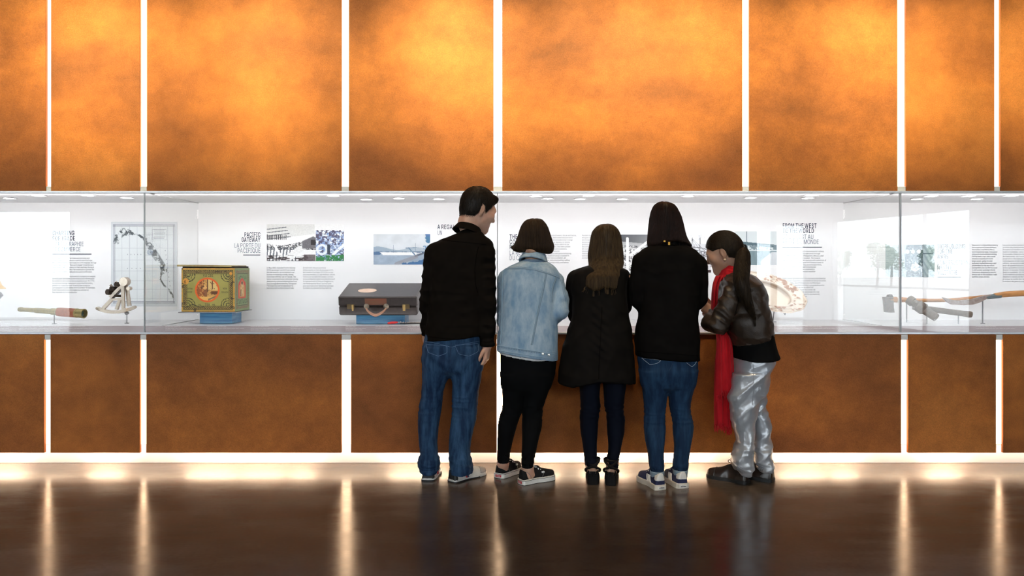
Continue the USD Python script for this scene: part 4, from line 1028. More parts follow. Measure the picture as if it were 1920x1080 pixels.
def hand_field(C, fdir, palm, side, curl=(25, 35, 25), s=1.0, spread=.0):
    """C wrist, fdir finger direction, palm the way the palm faces, side +1 right / -1 left."""
    f_ = np.asarray(fdir, float); f_ /= np.linalg.norm(f_); p_ = np.asarray(palm, float); p_ -= f_ * (p_ @ f_); p_ /= np.linalg.norm(p_)
    t_ = np.cross(p_, f_) * side                       # towards the thumb
    C = np.asarray(C, float)
    def W(t, p, f): return C + s * (t * t_ + p * p_ + f * f_)
    fs = [rc(W(0, 0, -.03), W(0, 0, .012), .026 * s, .025 * s)]
    for t0 in (-.026, -.009, .009, .026): fs.append(rc(W(t0 * .7, 0, .015), W(t0, -.001, .085), .0150 * s, .0125 * s))
    palmf = union(fs, .014)
    fing = []
    for t0, L, r in ((.028, .070, .0088), (.0095, .079, .0092), (-.0095, .073, .0088), (-.027, .057, .0080)):
        a, p = 0.0, W(t0, -.001, .085); rr = r * s
        pts, rs = [p], [rr * 1.08]
        for k, fr in enumerate((.46, .30, .24)):
            a += math.radians(curl[k])
            d = math.cos(a) * f_ + math.sin(a) * p_ + t0 * spread * t_
            p = p + d * L * fr * s; pts.append(p); rs.append(rr * (1.0 - .09 * (k + 1)))
        fing.append(chain(pts, rs))
    th = chain([W(.020, .004, .022), W(.042, .014, .050), W(.047, .024, .080), W(.043, .032, .103)], [.0150 * s, .0125 * s, .0105 * s, .0085 * s])
    def f(P):
        d = palmf(P)
        for g in fing: d = smin(d, g(P), .004)
        return smin(d, th(P), .008)
    return f

SKIN = {}
def skin_mat(name, c, c2):
    return mat(name, c, 0.5, spec=0.4, vary=c2, scale=25, extra=dict(subsurface_weight=.12, subsurface_radius=(.6, .25, .12), subsurface_scale=.01))
def hair_mat(name, c, c2): return mat(name, tuple(.72 * q for q in c), 0.48, spec=0.18, vary=tuple(.8 * q for q in c2), scale=40, stretch=(2.5, 2.5, .3), detail=3)
def cloth(name, c, c2=None, rough=.85, spec=.25, bump=.0006, bs=900, scale=14, **k): return mat(name, c, rough, spec=spec, vary=c2, scale=scale, bump=bump, bump_scale=bs, **k)

def add_head_parts(t, C, Rm, s, iris, brow, skin):
    """eyes and eyebrows"""
    def W(p): return np.asarray(C) + s * (Rm @ np.asarray(p, float))
    for sx in (-1, 1):
        e = obj('eye', trimesh.creation.icosphere(2, .0118 * s).apply_translation(W((sx * .032, .0785, .001))), mat('eye_white', (.75, .73, .70), .15), t)
        ir = trimesh.creation.icosphere(2, .0058 * s); ir.apply_translation(W((sx * .032, .0855, .0005)))
        obj('iris', ir, iris, e)
        obj('eyebrow', tube([W((sx * .016, .0925, .023)), W((sx * .034, .0900, .028)), W((sx * .052, .0735, .022))], [.0035 * s, .004 * s, .002 * s], 8), brow, t)

def strands(parent, mesh, material, crown, n, steps, step, seed, pull=(0, 0, -1), radial=.5, lift=.0015, width=.0009, zmin=None, start=None, jitter=.12):
    """hair strands lying over a hair mesh, combed away from the crown"""
    r = np.random.default_rng(seed)
    V, N = np.asarray(mesh.vertices), np.asarray(mesh.vertex_normals)
    pool = np.arange(len(V)) if start is None else np.nonzero(start(V))[0]
    tree = cKDTree(V)
    p = V[r.choice(pool, n)] + r.normal(size=(n, 3)) * .001
    crown = np.asarray(crown, float); pts = [p.copy()]
    jit = r.normal(size=(n, 3)) * jitter
    alive = np.ones(n, bool)
    for k in range(steps):
        _, i = tree.query(p); nn = N[i]
        rad = p - crown; rad[:, 2] = 0; rad /= np.linalg.norm(rad, axis=1, keepdims=True) + 1e-6
        d = np.asarray(pull(p) if callable(pull) else pull, float) + radial * rad * np.clip(1 - k / 6, 0.0, 1)[..., None] + jit
        d = d - nn * (d * nn).sum(1, keepdims=True) * np.where(nn[:, 2:] < -.3, 0, .95)
        d /= np.linalg.norm(d, axis=1, keepdims=True) + 1e-6
        p = p + d * (step * (alive * 1.0))[:, None]
        dist, i = tree.query(p)
        q = V[i] + N[i] * lift * (1 + r.uniform(-.5, 1.2, n))[:, None]
        alive &= dist < .03
        p = np.where((dist < .02)[:, None], p + N[i] * (((q - p) * N[i]).sum(1, keepdims=True)), p)
        pts.append(p.copy())
    A = np.stack(pts, 1)
    c = UsdGeom.BasisCurves.Define(stage, numbered(path_of(parent) + '/strands'))
    c.CreateTypeAttr('cubic'); c.CreateBasisAttr('catmullRom'); c.CreateWrapAttr('pinned')
    c.CreateCurveVertexCountsAttr(Vt.IntArray.FromNumpy(np.full(n, steps + 1, np.int32)))
    c.CreatePointsAttr(Vt.Vec3fArray.FromNumpy(A.reshape(-1, 3).astype(np.float32)))
    w = np.tile(np.r_[np.linspace(.8, 1, 2), np.ones(max(0, steps - 4)), np.linspace(1, .25, 3)][:steps + 1] * width, n)
    c.CreateWidthsAttr(Vt.FloatArray.FromNumpy(w.astype(np.float32))); c.SetWidthsInterpolation('vertex')
    UsdShade.MaterialBindingAPI.Apply(c.GetPrim()).Bind(material)
    tag(c, None, None, None, 'stuff')

EYE0 = np.array([0, 0, HCAM])
def surf(mesh, pxs, off=.0015, n=None):
    """points of a garment's camera-side surface along a line traced in the picture"""
    pxs = np.asarray(pxs, float)
    if n:
        d = np.r_[0, np.cumsum(np.hypot(*np.diff(pxs, axis=0).T))]; x = np.linspace(0, d[-1], n)
        pxs = np.stack([np.interp(x, d, pxs[:, 0]), np.interp(x, d, pxs[:, 1])], 1)
    dirs = np.stack([(pxs[:, 0] - CX) / FPX, np.ones(len(pxs)), -(pxs[:, 1] - CY) / FPX], 1); dirs /= np.linalg.norm(dirs, axis=1)[:, None]
    loc, ir, it_ = mesh.ray.intersects_location(np.tile(EYE0, (len(pxs), 1)), dirs, multiple_hits=False)
    o = np.argsort(ir)
    return loc[o] + mesh.face_normals[it_[o]] * off
def seam(parent, name, mesh, pxs, r, material, n=24, off=.001):
    p = surf(mesh, pxs, off, n)
    if len(p) < 3: return
    p = np.stack([np.convolve(np.pad(p[:, k], 1, 'edge'), [.25, .5, .25], 'valid') for k in range(3)], 1)
    return obj(name, tube(p, r, 6), material, parent)

# ------------------------------------------------------------------ shoes: local x towards the toe, z up, heel at the origin
def shoe_frame(heel, toe):
    h, t_ = np.asarray(heel, float), np.asarray(toe, float); d = (t_ - h)[:2]; L = np.linalg.norm(d); d /= L
    M = np.eye(4); M[:2, 0] = d; M[:2, 1] = [-d[1], d[0]]; M[:2, 3] = h[:2]
    return M, L
def outline(L, w, side, grow=0.0):
    """sole outline; side +1: the big toe on the left (+y) of a right foot"""
    c = [(-.0, 0), (.01, .55), (.06, .80), (.22, .84), (.42, .80), (.62, 1.0), (.78, .98), (.92, .70), (1.0, .12)]
    x = np.array([p[0] for p in c]) * L; y = np.array([p[1] for p in c]) * w / 2
    xs = np.linspace(0, 1, 60) ** 1.0 * L; xs = L * (1 - np.cos(np.linspace(0, np.pi, 60))) / 2
    hw = PchipInterpolator(x, y)(xs)
    mid = side * w * .10 * np.sin(np.clip(xs / L, 0, 1) * np.pi) - side * 0.02 * w
    up = np.stack([xs, mid + hw], 1); dn = np.stack([xs, mid - hw], 1)[::-1]
    return sg.Polygon(np.vstack([up, dn])).buffer(grow), (xs, mid, hw)
def shoe_upper(L, w, side, tops, z0, e=2.4, opening=None):
    """tops: (fraction of length, height)"""
    _, (xs, mid, hw) = outline(L, w * .96, side)
    th = PchipInterpolator([a * L for a, b in tops], [b for a, b in tops])
    zt = th(xs)
    def f(P):
        x = np.clip(P[:, 0], 0, L)
        m, hh, zz = np.interp(x, xs, mid), np.maximum(np.interp(x, xs, hw), .004), np.interp(x, xs, zt)
        taper = 1 - .25 * np.clip(P[:, 2] / .1, 0, 1)
        k = ((np.abs(P[:, 1] - m) / (hh * taper)) ** e + (np.maximum(P[:, 2] - z0 * .5, 0) / zz) ** e) ** (1 / e)
        d = (k - 1) * .03
        d = np.maximum(d, z0 - P[:, 2]); d = np.maximum(d, np.maximum(P[:, 0] - L * .985, .004 - P[:, 0]))
        if opening is not None: d = smax(d, -opening(P), .004)
        return d
    V, F = nets(f, (-.01, -w, -.005), (L + .01, w, .13), .0042)
    V = relax(V, F, 2)
    return trimesh.Trimesh(V, np.vstack([F[:, [0, 1, 2]], F[:, [0, 2, 3]]]), process=False)
def slab(poly, z0, z1, ch=.003):
    a = trimesh.creation.extrude_polygon(poly, z1 - z0 - ch, engine='earcut'); a.apply_translation([0, 0, z0])
    b = trimesh.creation.extrude_polygon(poly.buffer(-ch), ch, engine='earcut'); b.apply_translation([0, 0, z1 - ch])
    return trimesh.util.concatenate([a, b])
def put_at(m, M): m = tm(m).copy(); m.apply_transform(M); return m
# ------------------------------------------------------------------ the five visitors
BLACKC = cloth('black_cotton', (.0058, .0042, .0031), (.0090, .0066, .0048), bump=.0004, spec=.05)
DENIMD = mat('dark_blue_denim', (.0095, .025, .064), .8, spec=.15, vary=(.042, .098, .185), scale=9, stretch=(3, 3, .55), detail=6, fac=(.38, .72), bump=.0005, bump_scale=700)
DENIM2 = mat('indigo_denim', (.0085, .023, .055), .8, spec=.15, vary=(.024, .064, .125), scale=9, stretch=(3, 3, .6), detail=6, fac=(.40, .75), bump=.0005, bump_scale=700)
DENIML = mat('light_washed_denim', (.37, .46, .54), .85, spec=.1, vary=(.165, .28, .41), scale=10, stretch=(2, 2, .8), detail=7, fac=(.36, .68), bump=.0008, bump_scale=600)
STITCH = mat('pale_stitching', (.42, .46, .50), .8)
BRIS = mat('brown_iris', (.03, .015, .008), .1)
SKIN_M = skin_mat('fair_skin', (.62, .36, .25), (.55, .29, .20))
SKIN_T = skin_mat('tan_skin', (.50, .27, .165), (.43, .21, .13))

def limb_set(d):
    """slim body under the clothes: d has joints"""
    fs = [rc(d['pel'] + np.array([-.07, 0, 0]), d['pel'] + np.array([.07, 0, 0]), .085, .085), rc(d['pel'], d['chest'], .085, .10), rc(d['chest'], d['nb'] + np.array([0, 0, -.08]), .09, .045)]
    for s in 'LR':
        fs += [rc(d['chest'] * .35 + d['sh' + s] * .65, d['sh' + s], .055, .042), rc(d['sh' + s], d['el' + s], .042, .033), rc(d['el' + s], d['wr' + s], .033, .024),
               rc(d['hip' + s], d['kn' + s], .070, .046), rc(d['kn' + s], d['an' + s], .046, .033), rc(d['an' + s], d['heel' + s], .030, .024), rc(d['heel' + s], d['toe' + s], .024, .015)]
    return fs
def person(label, d, head, skin, hands, fem=True, iris=BRIS, brow=None):
    t = thing('person', label, 'person')
    PEND[path_of(t)] = (d, head, skin, hands, fem, iris, brow)
    return t
PEND = {}
def finish(t, G, bare, zfeet=None):
    """the body, built last: kept just inside the clothes and hair G, except at face, hands and bare feet"""
    d, (C, Rm, s), skin, hands, fem, iris, brow = PEND[path_of(t)]
    fs = union(limb_set(d), .03)
    hf = within(local(head_field(fem), C, Rm, s), C, .27)
    hs = [within(hand_field(*h), np.asarray(h[0]) + .07 * np.asarray(h[1]) / np.linalg.norm(h[1]), .19) for h in hands]
    hc = [np.asarray(h[0]) + .085 * np.asarray(h[1]) / np.linalg.norm(h[1]) for h in hands]
    nk = rc(C + Rm @ np.array([0, -.035, -.07]) * s, d['nb'] + np.array([0, 0, -.03]), .046 if fem else .056, .050 if fem else .060)
    def f(P):
        m = smin(fs(P), nk(P), .03); m = smin(m, hf(P), .02)
        for h in hs: m = smin(m, h(P), .012)
        g = np.min([q(P) for q in G], 0) + .007
        E = np.maximum(np.linalg.norm(P - C, axis=1) - .26, bare((P - C) @ Rm / s) * s)
        for c in hc: E = np.minimum(E, np.linalg.norm(P - c, axis=1) - .115)
        if zfeet is not None: E = np.minimum(E, P[:, 2] - zfeet)
        return smax(m, np.minimum(g, E), .004)
    pts = np.array([v for k, v in d.items() if isinstance(v, np.ndarray)] + [C])
    lo, hi = pts.min(0) - .16, pts.max(0) + .16; lo[2] = .004
    hi[2] = max(hi[2], C[2] + .17)
    obj('body', skin_of(f, lo, hi, .0050, it=1), skin, t, smooth=True)
    add_head_parts(t, C, Rm, s, iris, brow, skin)
def trunk(wa, lg, rg, k=.02):
    py, xl, xr, yc, b_ = wa[-1]; m_, hw_ = (xl + xr) / 2, (xr - xl) / 2
    wa = wa + [(py + 9, m_ - hw_ * .62, m_ + hw_ * .62, yc, b_ * .6), (py + 16, m_ - hw_ * .15, m_ + hw_ * .15, yc, b_ * .15)]
    a, b, c = loft(wa, 2.2), loft(lg, 2.1), loft(rg, 2.1)
    return lambda P: smin(smin(b(P), c(P), .016), a(P), k)
def joints(**k): return {a: np.asarray(b, float) for a, b in k.items()}
def garment(f, lo, hi, h=.006, disp=None, it=2): return skin_of(f, lo, hi, h, disp, it)
def hollow(f, z, t=.012, deep=.05):
    """opens a garment from below at height z (a number or a function of P)"""
    def g(P):
        d = f(P); zz = z(P) if callable(z) else z
        return smax(d, -np.maximum(d + t, P[:, 2] - zz - deep), .004)
    return g
def bounds_of(rows, pad=.10):
    a = [P3(r[1], r[0], r[3]) for r in rows] + [P3(r[2], r[0], r[3]) for r in rows]; b = max(r[4] for r in rows)
    a = np.array(a); return a.min(0) - [pad, b + .04, .03], a.max(0) + [pad, b + .04, .04]
def box_of(*rowsets):
    bs = [bounds_of(r) for r in rowsets]
    return np.min([b[0] for b in bs], 0), np.max([b[1] for b in bs], 0)

def floorp(px, py): return P3(px, py, HCAM * FPX / (py - CY)) * [1, 1, 0]
def foot(s, ft, lift=0.0):
    h, t_ = ft; d = (t_ - h) / np.linalg.norm(t_ - h); L = np.linalg.norm(t_ - h)
    return {'heel' + s: h + d * .052 + np.array([0, 0, .042 + lift]), 'toe' + s: h + d * (L - .055) + np.array([0, 0, .034])}
def reach(px0, py0, px1, py1, L):
    """heel and toe on the floor, the direction read from the picture, the length given"""
    a, b = floorp(px0, py0), floorp(px1, py1); d = (b - a) / np.linalg.norm(b - a); return a, a + d * L
FEET_M = [reach(802, 902.5, 816, 879, .275), reach(845, 904.5, 905, 889, .285)]
# ================= the man
def build_man():
    C = P3(897, 394, 4.83); Rm = rotm(64, 20); s = 1.07
    L_, R_ = {}, {}
    d = joints(pel=P3(848, 655, 4.76), chest=P3(862, 500, 4.79), nb=P3(881, 436, 4.80), shL=P3(815, 474, 4.79), shR=P3(909, 470, 4.78), elL=P3(803, 556, 4.80), elR=P3(914, 560, 4.735), wrL=P3(800, 634, 4.86), wrR=P3(914, 646, 4.735),
               hipL=P3(823, 672, 4.76), hipR=P3(874, 672, 4.75), knL=P3(806, 765, 4.77), knR=P3(871, 768, 4.76), anL=P3(804, 872, 4.735), anR=P3(864, 872, 4.70),
               **foot('L', FEET_M[0]), **foot('R', FEET_M[1]))
    HB = hair_mat('black_brown_hair', (.012, .008, .006), (.028, .019, .013))
    t = person('man in black jacket and blue jeans looking to the right', d, (C, Rm, s), SKIN_M,
               [(d['wrR'], (-.10, -.10, -1), (-1, .25, 0), 1, (22, 28, 18), 1.0), (d['wrL'], (.1, .25, -1), (1, -.2, 0), -1, (25, 30, 20), 1.0)], fem=False, brow=HB)
    # short hair
    cap = union([ell((0, -.014, .032), (.0835, .1075, .1045)), rc((0, -.040, -.03), (0, -.040, -.085), .060, .050)], .03); quiff = rc((-.030, .070, .094), (.030, .070, .094), .011, .011)
    def hf(P):
        a = smin(cap(P), quiff(P), .03)
        line = np.interp(P[:, 1], [-.12, -.075, -.045, -.022, .012, .030, .05, .075, .12], [-.100, -.104, -.092, -.020, .030, .010, .035, .070, .088])
        side = np.interp(P[:, 1], [-.02, .005, .022, .036, .06], [.030, .020, -.022, .010, .06])
        line = np.where((np.abs(P[:, 0]) > .05) & (P[:, 1] > -.02) & (P[:, 1] < .06), side, line)
        a = smax(a, (line - P[:, 2]), .006)
        return smax(a, -(ell((0, .075, -.01), (.066, .06, .078))(P)), .008)
    hm = skin_of(local(hf, C, Rm, s), C - .16, C + .17, .0045, lambda V, N: .0022 * FB(V, (90, 90, 60), 3), 1)
    h = obj('hair', hm, HB, t, smooth=True)
    crown = C + Rm @ np.array([0, -.06, .12])
    strands(h, hm, HB, crown, 5200, 4, .0052, 7, radial=.9, lift=.0022, width=.0009, jitter=.3)
    # jacket
    yc = 4.785
    rows = [(431, 868, 898, 4.79, .055), (440, 850, 908, 4.79, .085), (450, 826, 918, 4.79, .105), (460, 812, 922, 4.79, .115), (478, 806, 921, 4.785, .125), (520, 804, 916, 4.78, .132), (580, 803, 909, 4.775, .135), (620, 799, 907, 4.77, .138), (642, 796, 905, 4.768, .142), (650, 795, 905, 4.768, .142)]
    arms = [chain([d['shL'], d['elL'], P3(803, 626, 4.85)], [.060, .056, .046]), chain([d['shR'], P3(913, 560, 4.738), P3(914, 644, 4.735)], [.060, .059, .046])]
    body = cut(loft(rows), above(P3(850, 638, 4.63), (-.10, 0, 1)))
    sl = [cut(arms[0], above(P3(803, 628, 4.85), (0, -.2, 1))), cut(arms[1], above(P3(914, 649, 4.735), (0, 0, 1)))]
    f = union([body] + sl, .022); GJ = f
    f = hollow(f, PZ(640, 4.77), .012, .02)
    def wr(V, N):
        arm = np.clip((V[:, 0] - PX(903, 4.77)) / .03, 0, 1) + np.clip((PX(806, 4.77) - V[:, 0]) / .03, 0, 1)
        low = np.clip((1.30 - V[:, 2]) / .3, 0, 1)
        return (.004 + .007 * arm) * (ridge(V, (7, 7, 15), 5) - .6) + .008 * low * FB(V, (14, 12, 3.5), 8) + .003 * FB(V, (28, 28, 22), 9)
    lo, hi = box_of(rows); jm = garment(f, lo, hi, .0058, wr)
    j = obj('jacket', jm, BLACKC, t, smooth=True)
    ring = lambda P: None
    nb = P3(878, 432, 4.795)
    ax = np.array([.30, .30, 1.0]); ax /= np.linalg.norm(ax)
    def col(P):
        q = P - nb; zz = q @ ax; r = q - zz[:, None] * ax
        rr = np.sqrt((r[:, 0] / 1.05) ** 2 + (r[:, 1] / 1.0) ** 2) - (.073 - .48 * zz)
        return smax(np.abs(rr) - .0075, np.abs(zz - .004) - .027, .006)
    obj('collar', skin_of(col, nb - .13, nb + .13, .0045, lambda V, N: .002 * FB(V, (25, 25, 25), 4), 1), BLACKC, t, smooth=True)
    SM = mat('black_seam', (.002, .0016, .0014), .9, spec=.02)
    seam(j, 'yoke_seam', jm, [(822, 449), (845, 452), (870, 454), (898, 457), (912, 459)], .0016, SM, 30)
    seam(j, 'armhole_seam', jm, [(897, 462), (893, 480), (890, 505), (891, 530), (896, 550)], .0016, SM, 24)
    seam(j, 'hem_seam', jm, [(799, 631), (830, 634), (870, 637), (900, 638)], .0014, SM, 30)
    seam(j, 'cuff_seam', jm, [(902, 640), (914, 642), (926, 640)], .0014, SM, 14)
    # jeans
    wa = [(622, 800, 902, 4.765, .112), (640, 795, 902, 4.765, .122), (660, 793, 903, 4.762, .128), (680, 793, 904, 4.758, .125), (692, 794, 903, 4.757, .11)]
    lg = [(650, 794, 846, 4.762, .11), (680, 793, 844, 4.76, .108), (704, 792, 842, 4.762, .100), (722, 791.5, 834.5, 4.765, .090), (740, 790, 830, 4.768, .083), (766, 785, 827.5, 4.77, .079), (806, 784, 822, 4.765, .074), (831, 786, 820, 4.755, .072), (850, 788, 821, 4.745, .074), (862, 784, 825, 4.742, .078), (873, 783, 825.5, 4.74, .080), (883, 788, 821, 4.735, .080), (887, 789.5, 819, 4.735, .080)]
    rg = [(650, 846, 902, 4.755, .11), (680, 846, 904.5, 4.752, .108), (704, 846.5, 903, 4.752, .100), (733, 848, 897.5, 4.755, .088), (766, 847, 894.5, 4.757, .080), (784, 846, 893, 4.752, .077), (807, 843.5, 887.5, 4.745, .074), (840, 841.5, 882, 4.725, .075), (858, 842, 883.5, 4.715, .078), (868, 843, 886, 4.71, .082), (880, 842.5, 886.5, 4.708, .084), (888, 844, 884, 4.705, .084)]
    f = trunk(wa, lg, rg); GP = f
    f = hollow(f, .05, .007, .03)
    def wr(V, N):
        z = V[:, 2]; kn = np.exp(-((z - .46) / .10) ** 2); bt = np.clip((.22 - z) / .14, 0, 1); th = np.clip((z - .55) / .2, 0, 1)
        sx = np.where(V[:, 0] < PX(842, 4.75), 1, -1)
        diag = np.sin((z * 60 + sx * V[:, 0] * 55 + 4 * FB(V, (9, 9, 9), 12)))
        return .006 * kn * (ridge(V, (6, 6, 26), 13) - .5) + .010 * bt * (ridge(V, (8, 8, 26), 14) - .55) + .0032 * th * diag * np.clip((.85 - z) / .1, 0, 1) + .006 * FB(V, (12, 12, 5), 15) + .002 * FB(V, (40, 40, 30), 16)
    lo, hi = box_of(wa, lg, rg); jn = garment(f, lo, hi, .0055, wr)
    jj = obj('jeans', jn, DENIMD, t, smooth=True)
    ST = mat('blue_stitching', (.10, .17, .28), .8); SD = mat('denim_seam', (.010, .028, .075), .8)
    for pth in ([(799, 646), (818, 647), (838, 649), (838, 662), (822, 668), (803, 661), (799, 646)], [(853, 647), (875, 646), (897, 644), (897, 659), (880, 668), (860, 664), (853, 647)]):
        seam(jj, 'back_pocket', jn, pth, .0016, ST, 44)
    seam(jj, 'seat_seam', jn, [(846, 643), (845, 655), (845, 668), (845, 680)], .0018, SD, 18)
    seam(jj, 'yoke_seam', jn, [(797, 640), (820, 644), (846, 651), (870, 645), (898, 640)], .0013, ST, 40)
    # shoes
    WL = mat('white_leather', (.68, .65, .61), .35, vary=(.58, .55, .52), scale=30); BR = mat('black_rubber', (.014, .014, .015), .45)
    RED = mat('red_trim', (.55, .02, .03), .5); NAV = mat('navy_trim', (.02, .03, .09), .5); GRY = mat('grey_suede', (.38, .35, .33), .7)
    for side, (heel, toe) in zip((-1, 1), FEET_M):
        M, L = shoe_frame(heel, toe)
        sh = thing('shoe', parent=path_of(t))
        po, _ = outline(L, .098, side)
        ua = shoe_upper(L, .096, side, [(0, .095), (.12, .100), (.28, .098), (.45, .080), (.62, .062), (.8, .050), (.95, .036), (1, .028)], .014)
        obj('upper', put_at(ua, M), WL, sh, smooth=True)
        obj('sole', put_at(slab(po.buffer(.002), .004, .018), M), WL, sh, smooth=False)
        hc = sg.Polygon([(-.004, -.06), (.20, -.06), (.20, .06), (-.004, .06)])
        obj('outsole', put_at(slab(po.intersection(hc).buffer(.0035), .0, .011), M), BR, sh, smooth=False, label='black rubber heel and outsole')
        hcup = skin_of(lambda P: np.maximum(np.maximum(shoe_side(P, L, side), P[:, 0] - .030 + .25 * np.maximum(P[:, 2] - .03, 0)), np.maximum(P[:, 2] - .075, .004 - P[:, 2])), (-.02, -.06, 0), (.08, .06, .10), .004, None, 1)
        obj('heel_counter', put_at(hcup, M), BR, sh, smooth=True, label='black moulded heel counter')
        for k, (x, mt_) in enumerate(((.088, RED), (.096, NAV), (.104, NAV))):
            for sy in (-1, 1):
                yy = side_y(L, side, x, sy)
                obj('side_stripe', put_at(tube([(x + .012, yy + sy * .004, .018), (x, yy + sy * .0035, .045), (x - .012, yy * .93 + sy * .001, .070)], [.0035, .0035, .003], 8), M), mt_, sh)
        cap_ = skin_of(lambda P: np.maximum(shoe_side(P, L, side, .0015), np.maximum(.74 * L - P[:, 0] + .3 * np.maximum(P[:, 2] - .03, 0), .020 - P[:, 2])), (L * .6, -.06, 0), (L + .02, .06, .09), .004, None, 1)
        obj('toe_overlay', put_at(cap_, M), GRY, sh, smooth=True)
    finish(t, [local(hf, C, Rm, s), GJ, GP], lambda q: np.minimum(-.02 - q[:, 1], q[:, 2] + .035))
    return t
def shoe_tops(): return [(0, .095), (.12, .100), (.28, .098), (.45, .080), (.62, .062), (.8, .050), (.95, .036), (1, .028)]
def shoe_side(P, L, side, grow=.0025, w=.096, tops=None, z0=.012, e=2.4):
    """field of a slightly thicker shoe upper, for overlays"""
    _, (xs, mid, hw) = outline(L, w * .96, side)
    tops = tops or shoe_tops()
    zt = PchipInterpolator([a * L for a, b in tops], [b for a, b in tops])(xs)
    x = np.clip(P[:, 0], 0, L)
    m, hh, zz = np.interp(x, xs, mid), np.maximum(np.interp(x, xs, hw), .004), np.interp(x, xs, zt)
    taper = 1 - .25 * np.clip(P[:, 2] / .1, 0, 1)
    k = ((np.abs(P[:, 1] - m) / (hh * taper)) ** e + (np.maximum(P[:, 2] - z0 * .5, 0) / zz) ** e) ** (1 / e)
    return np.maximum((k - 1) * .03 - grow, np.maximum(P[:, 0] - L * .985 - grow, .004 - grow - P[:, 0]))
def side_y(L, side, x, sy, w=.096):
    _, (xs, mid, hw) = outline(L, w * .96, side)
    return np.interp(x, xs, mid) + sy * np.interp(x, xs, hw)
MAN = build_man()
def vans_shoes(t, feet):
    BK = mat('black_canvas', (.010, .010, .011), .8, spec=.2, bump=.0005, bump_scale=900); WS = mat('white_rubber', (.74, .71, .66), .45); RD = mat('red_heel_label', (.50, .03, .04), .5); PK = mat('pale_print', (.75, .45, .45), .5); LC = mat('white_lace', (.78, .78, .80), .7); GS = mat('grey_thread', (.20, .20, .19), .8); BKL = mat('black_line', (.012, .012, .012), .5)
    tops = [(0, .080), (.10, .086), (.20, .080), (.34, .078), (.50, .086), (.62, .068), (.78, .056), (.92, .048), (1, .036)]
    for side, (heel, toe) in zip((-1, 1), feet):
        M, L = shoe_frame(heel, toe); sh = thing('shoe', parent=path_of(t))
        po, (xs, mid, hw) = outline(L, .092, side)
        op = ell((L * .22, 0, .10), (L * .20, .030, .036))
        up = shoe_upper(L, .090, side, tops, .024, opening=op)
        obj('upper', put_at(up, M), BK, sh, smooth=True)
        so = obj('sole', put_at(slab(po.buffer(.003), .0, .032, .002), M), WS, sh, smooth=False, label='thick white rubber sole')
        obj('sole_line', put_at(slab(po.buffer(.0036), .0262, .0282, .0005), M), BKL, so, smooth=False)
        obj('sole_line', put_at(slab(po.buffer(.0034), .0, .003, .0005), M), BKL, so, smooth=False)
        lb = slab(po.buffer(.0042).difference(po.buffer(.002)).intersection(sg.box(-.02, -.021, .012, .021)), .009, .023, .0005)
        obj('heel_label', put_at(lb, M), RD, so, smooth=False, label='red heel label')
        tx = meshkit.text_mesh('VANS', .0065, .0008, True); w = tx.bounds[1][0]; tx.apply_translation([-w / 2, 0, 0]); tx.apply_scale([.030 / w, 1, 1])
        v = tx.vertices.copy(); tx.vertices = np.stack([-.0052 - v[:, 2], -v[:, 0], .0128 + v[:, 1]], 1); tx.invert() if tx.volume < 0 else None
        obj('lettering', put_at(tx, M), PK, so, smooth=False)
        z = lambda x: np.interp(x, [a * L for a, b in tops], [b for a, b in tops])
        for k, x in enumerate((.48, .54, .60, .66)):
            xx = x * L; zz = z(xx) + .003; m = np.interp(xx, xs, mid)
            obj('lace', put_at(tube([(xx + .004, m - .024, zz - .010), (xx + .002, m - .010, zz), (xx, m + .010, zz), (xx - .003, m + .024, zz - .010)], [.0035] * 4, 8), M), LC, sh)
        obj('lace_bow', put_at(tube(spl([(L * .46, mid[25], .088), (L * .42, mid[25] + .014, .098), (L * .40, mid[25] + .002, .094), (L * .44, mid[25] - .014, .092), (L * .47, mid[25], .088)], 16), .0028, 8), M), LC, sh)
        for sy in (-1, 1):
            pth = [(x * L, side_y(L, side, x * L, sy, .090) * 1.0 - sy * dz, zz) for x, zz, dz in ((.10, .078, .006), (.17, .066, .002), (.22, .050, -.001), (.245, .034, -.002))]
            obj('thread_line', put_at(tube(spl(pth, 12), .0012, 6), M), GS, sh)
            pth = [(x * L, side_y(L, side, x * L, sy, .090) * 1.0 - sy * dz, zz) for x, zz, dz in ((.56, .036, -.002), (.585, .050, .000), (.62, .056, .006), (.66, .060, .012))]
            obj('thread_line', put_at(tube(spl(pth, 12), .0012, 6), M), GS, sh)
        tb = box(L * .555, L * .625, -.004, .004, -.005, .005, .001); tb.apply_translation([0, side_y(L, side, L * .59, -1, .090) + .006, .062])
        obj('side_tab', put_at(tb, M), LC, sh, smooth=False)

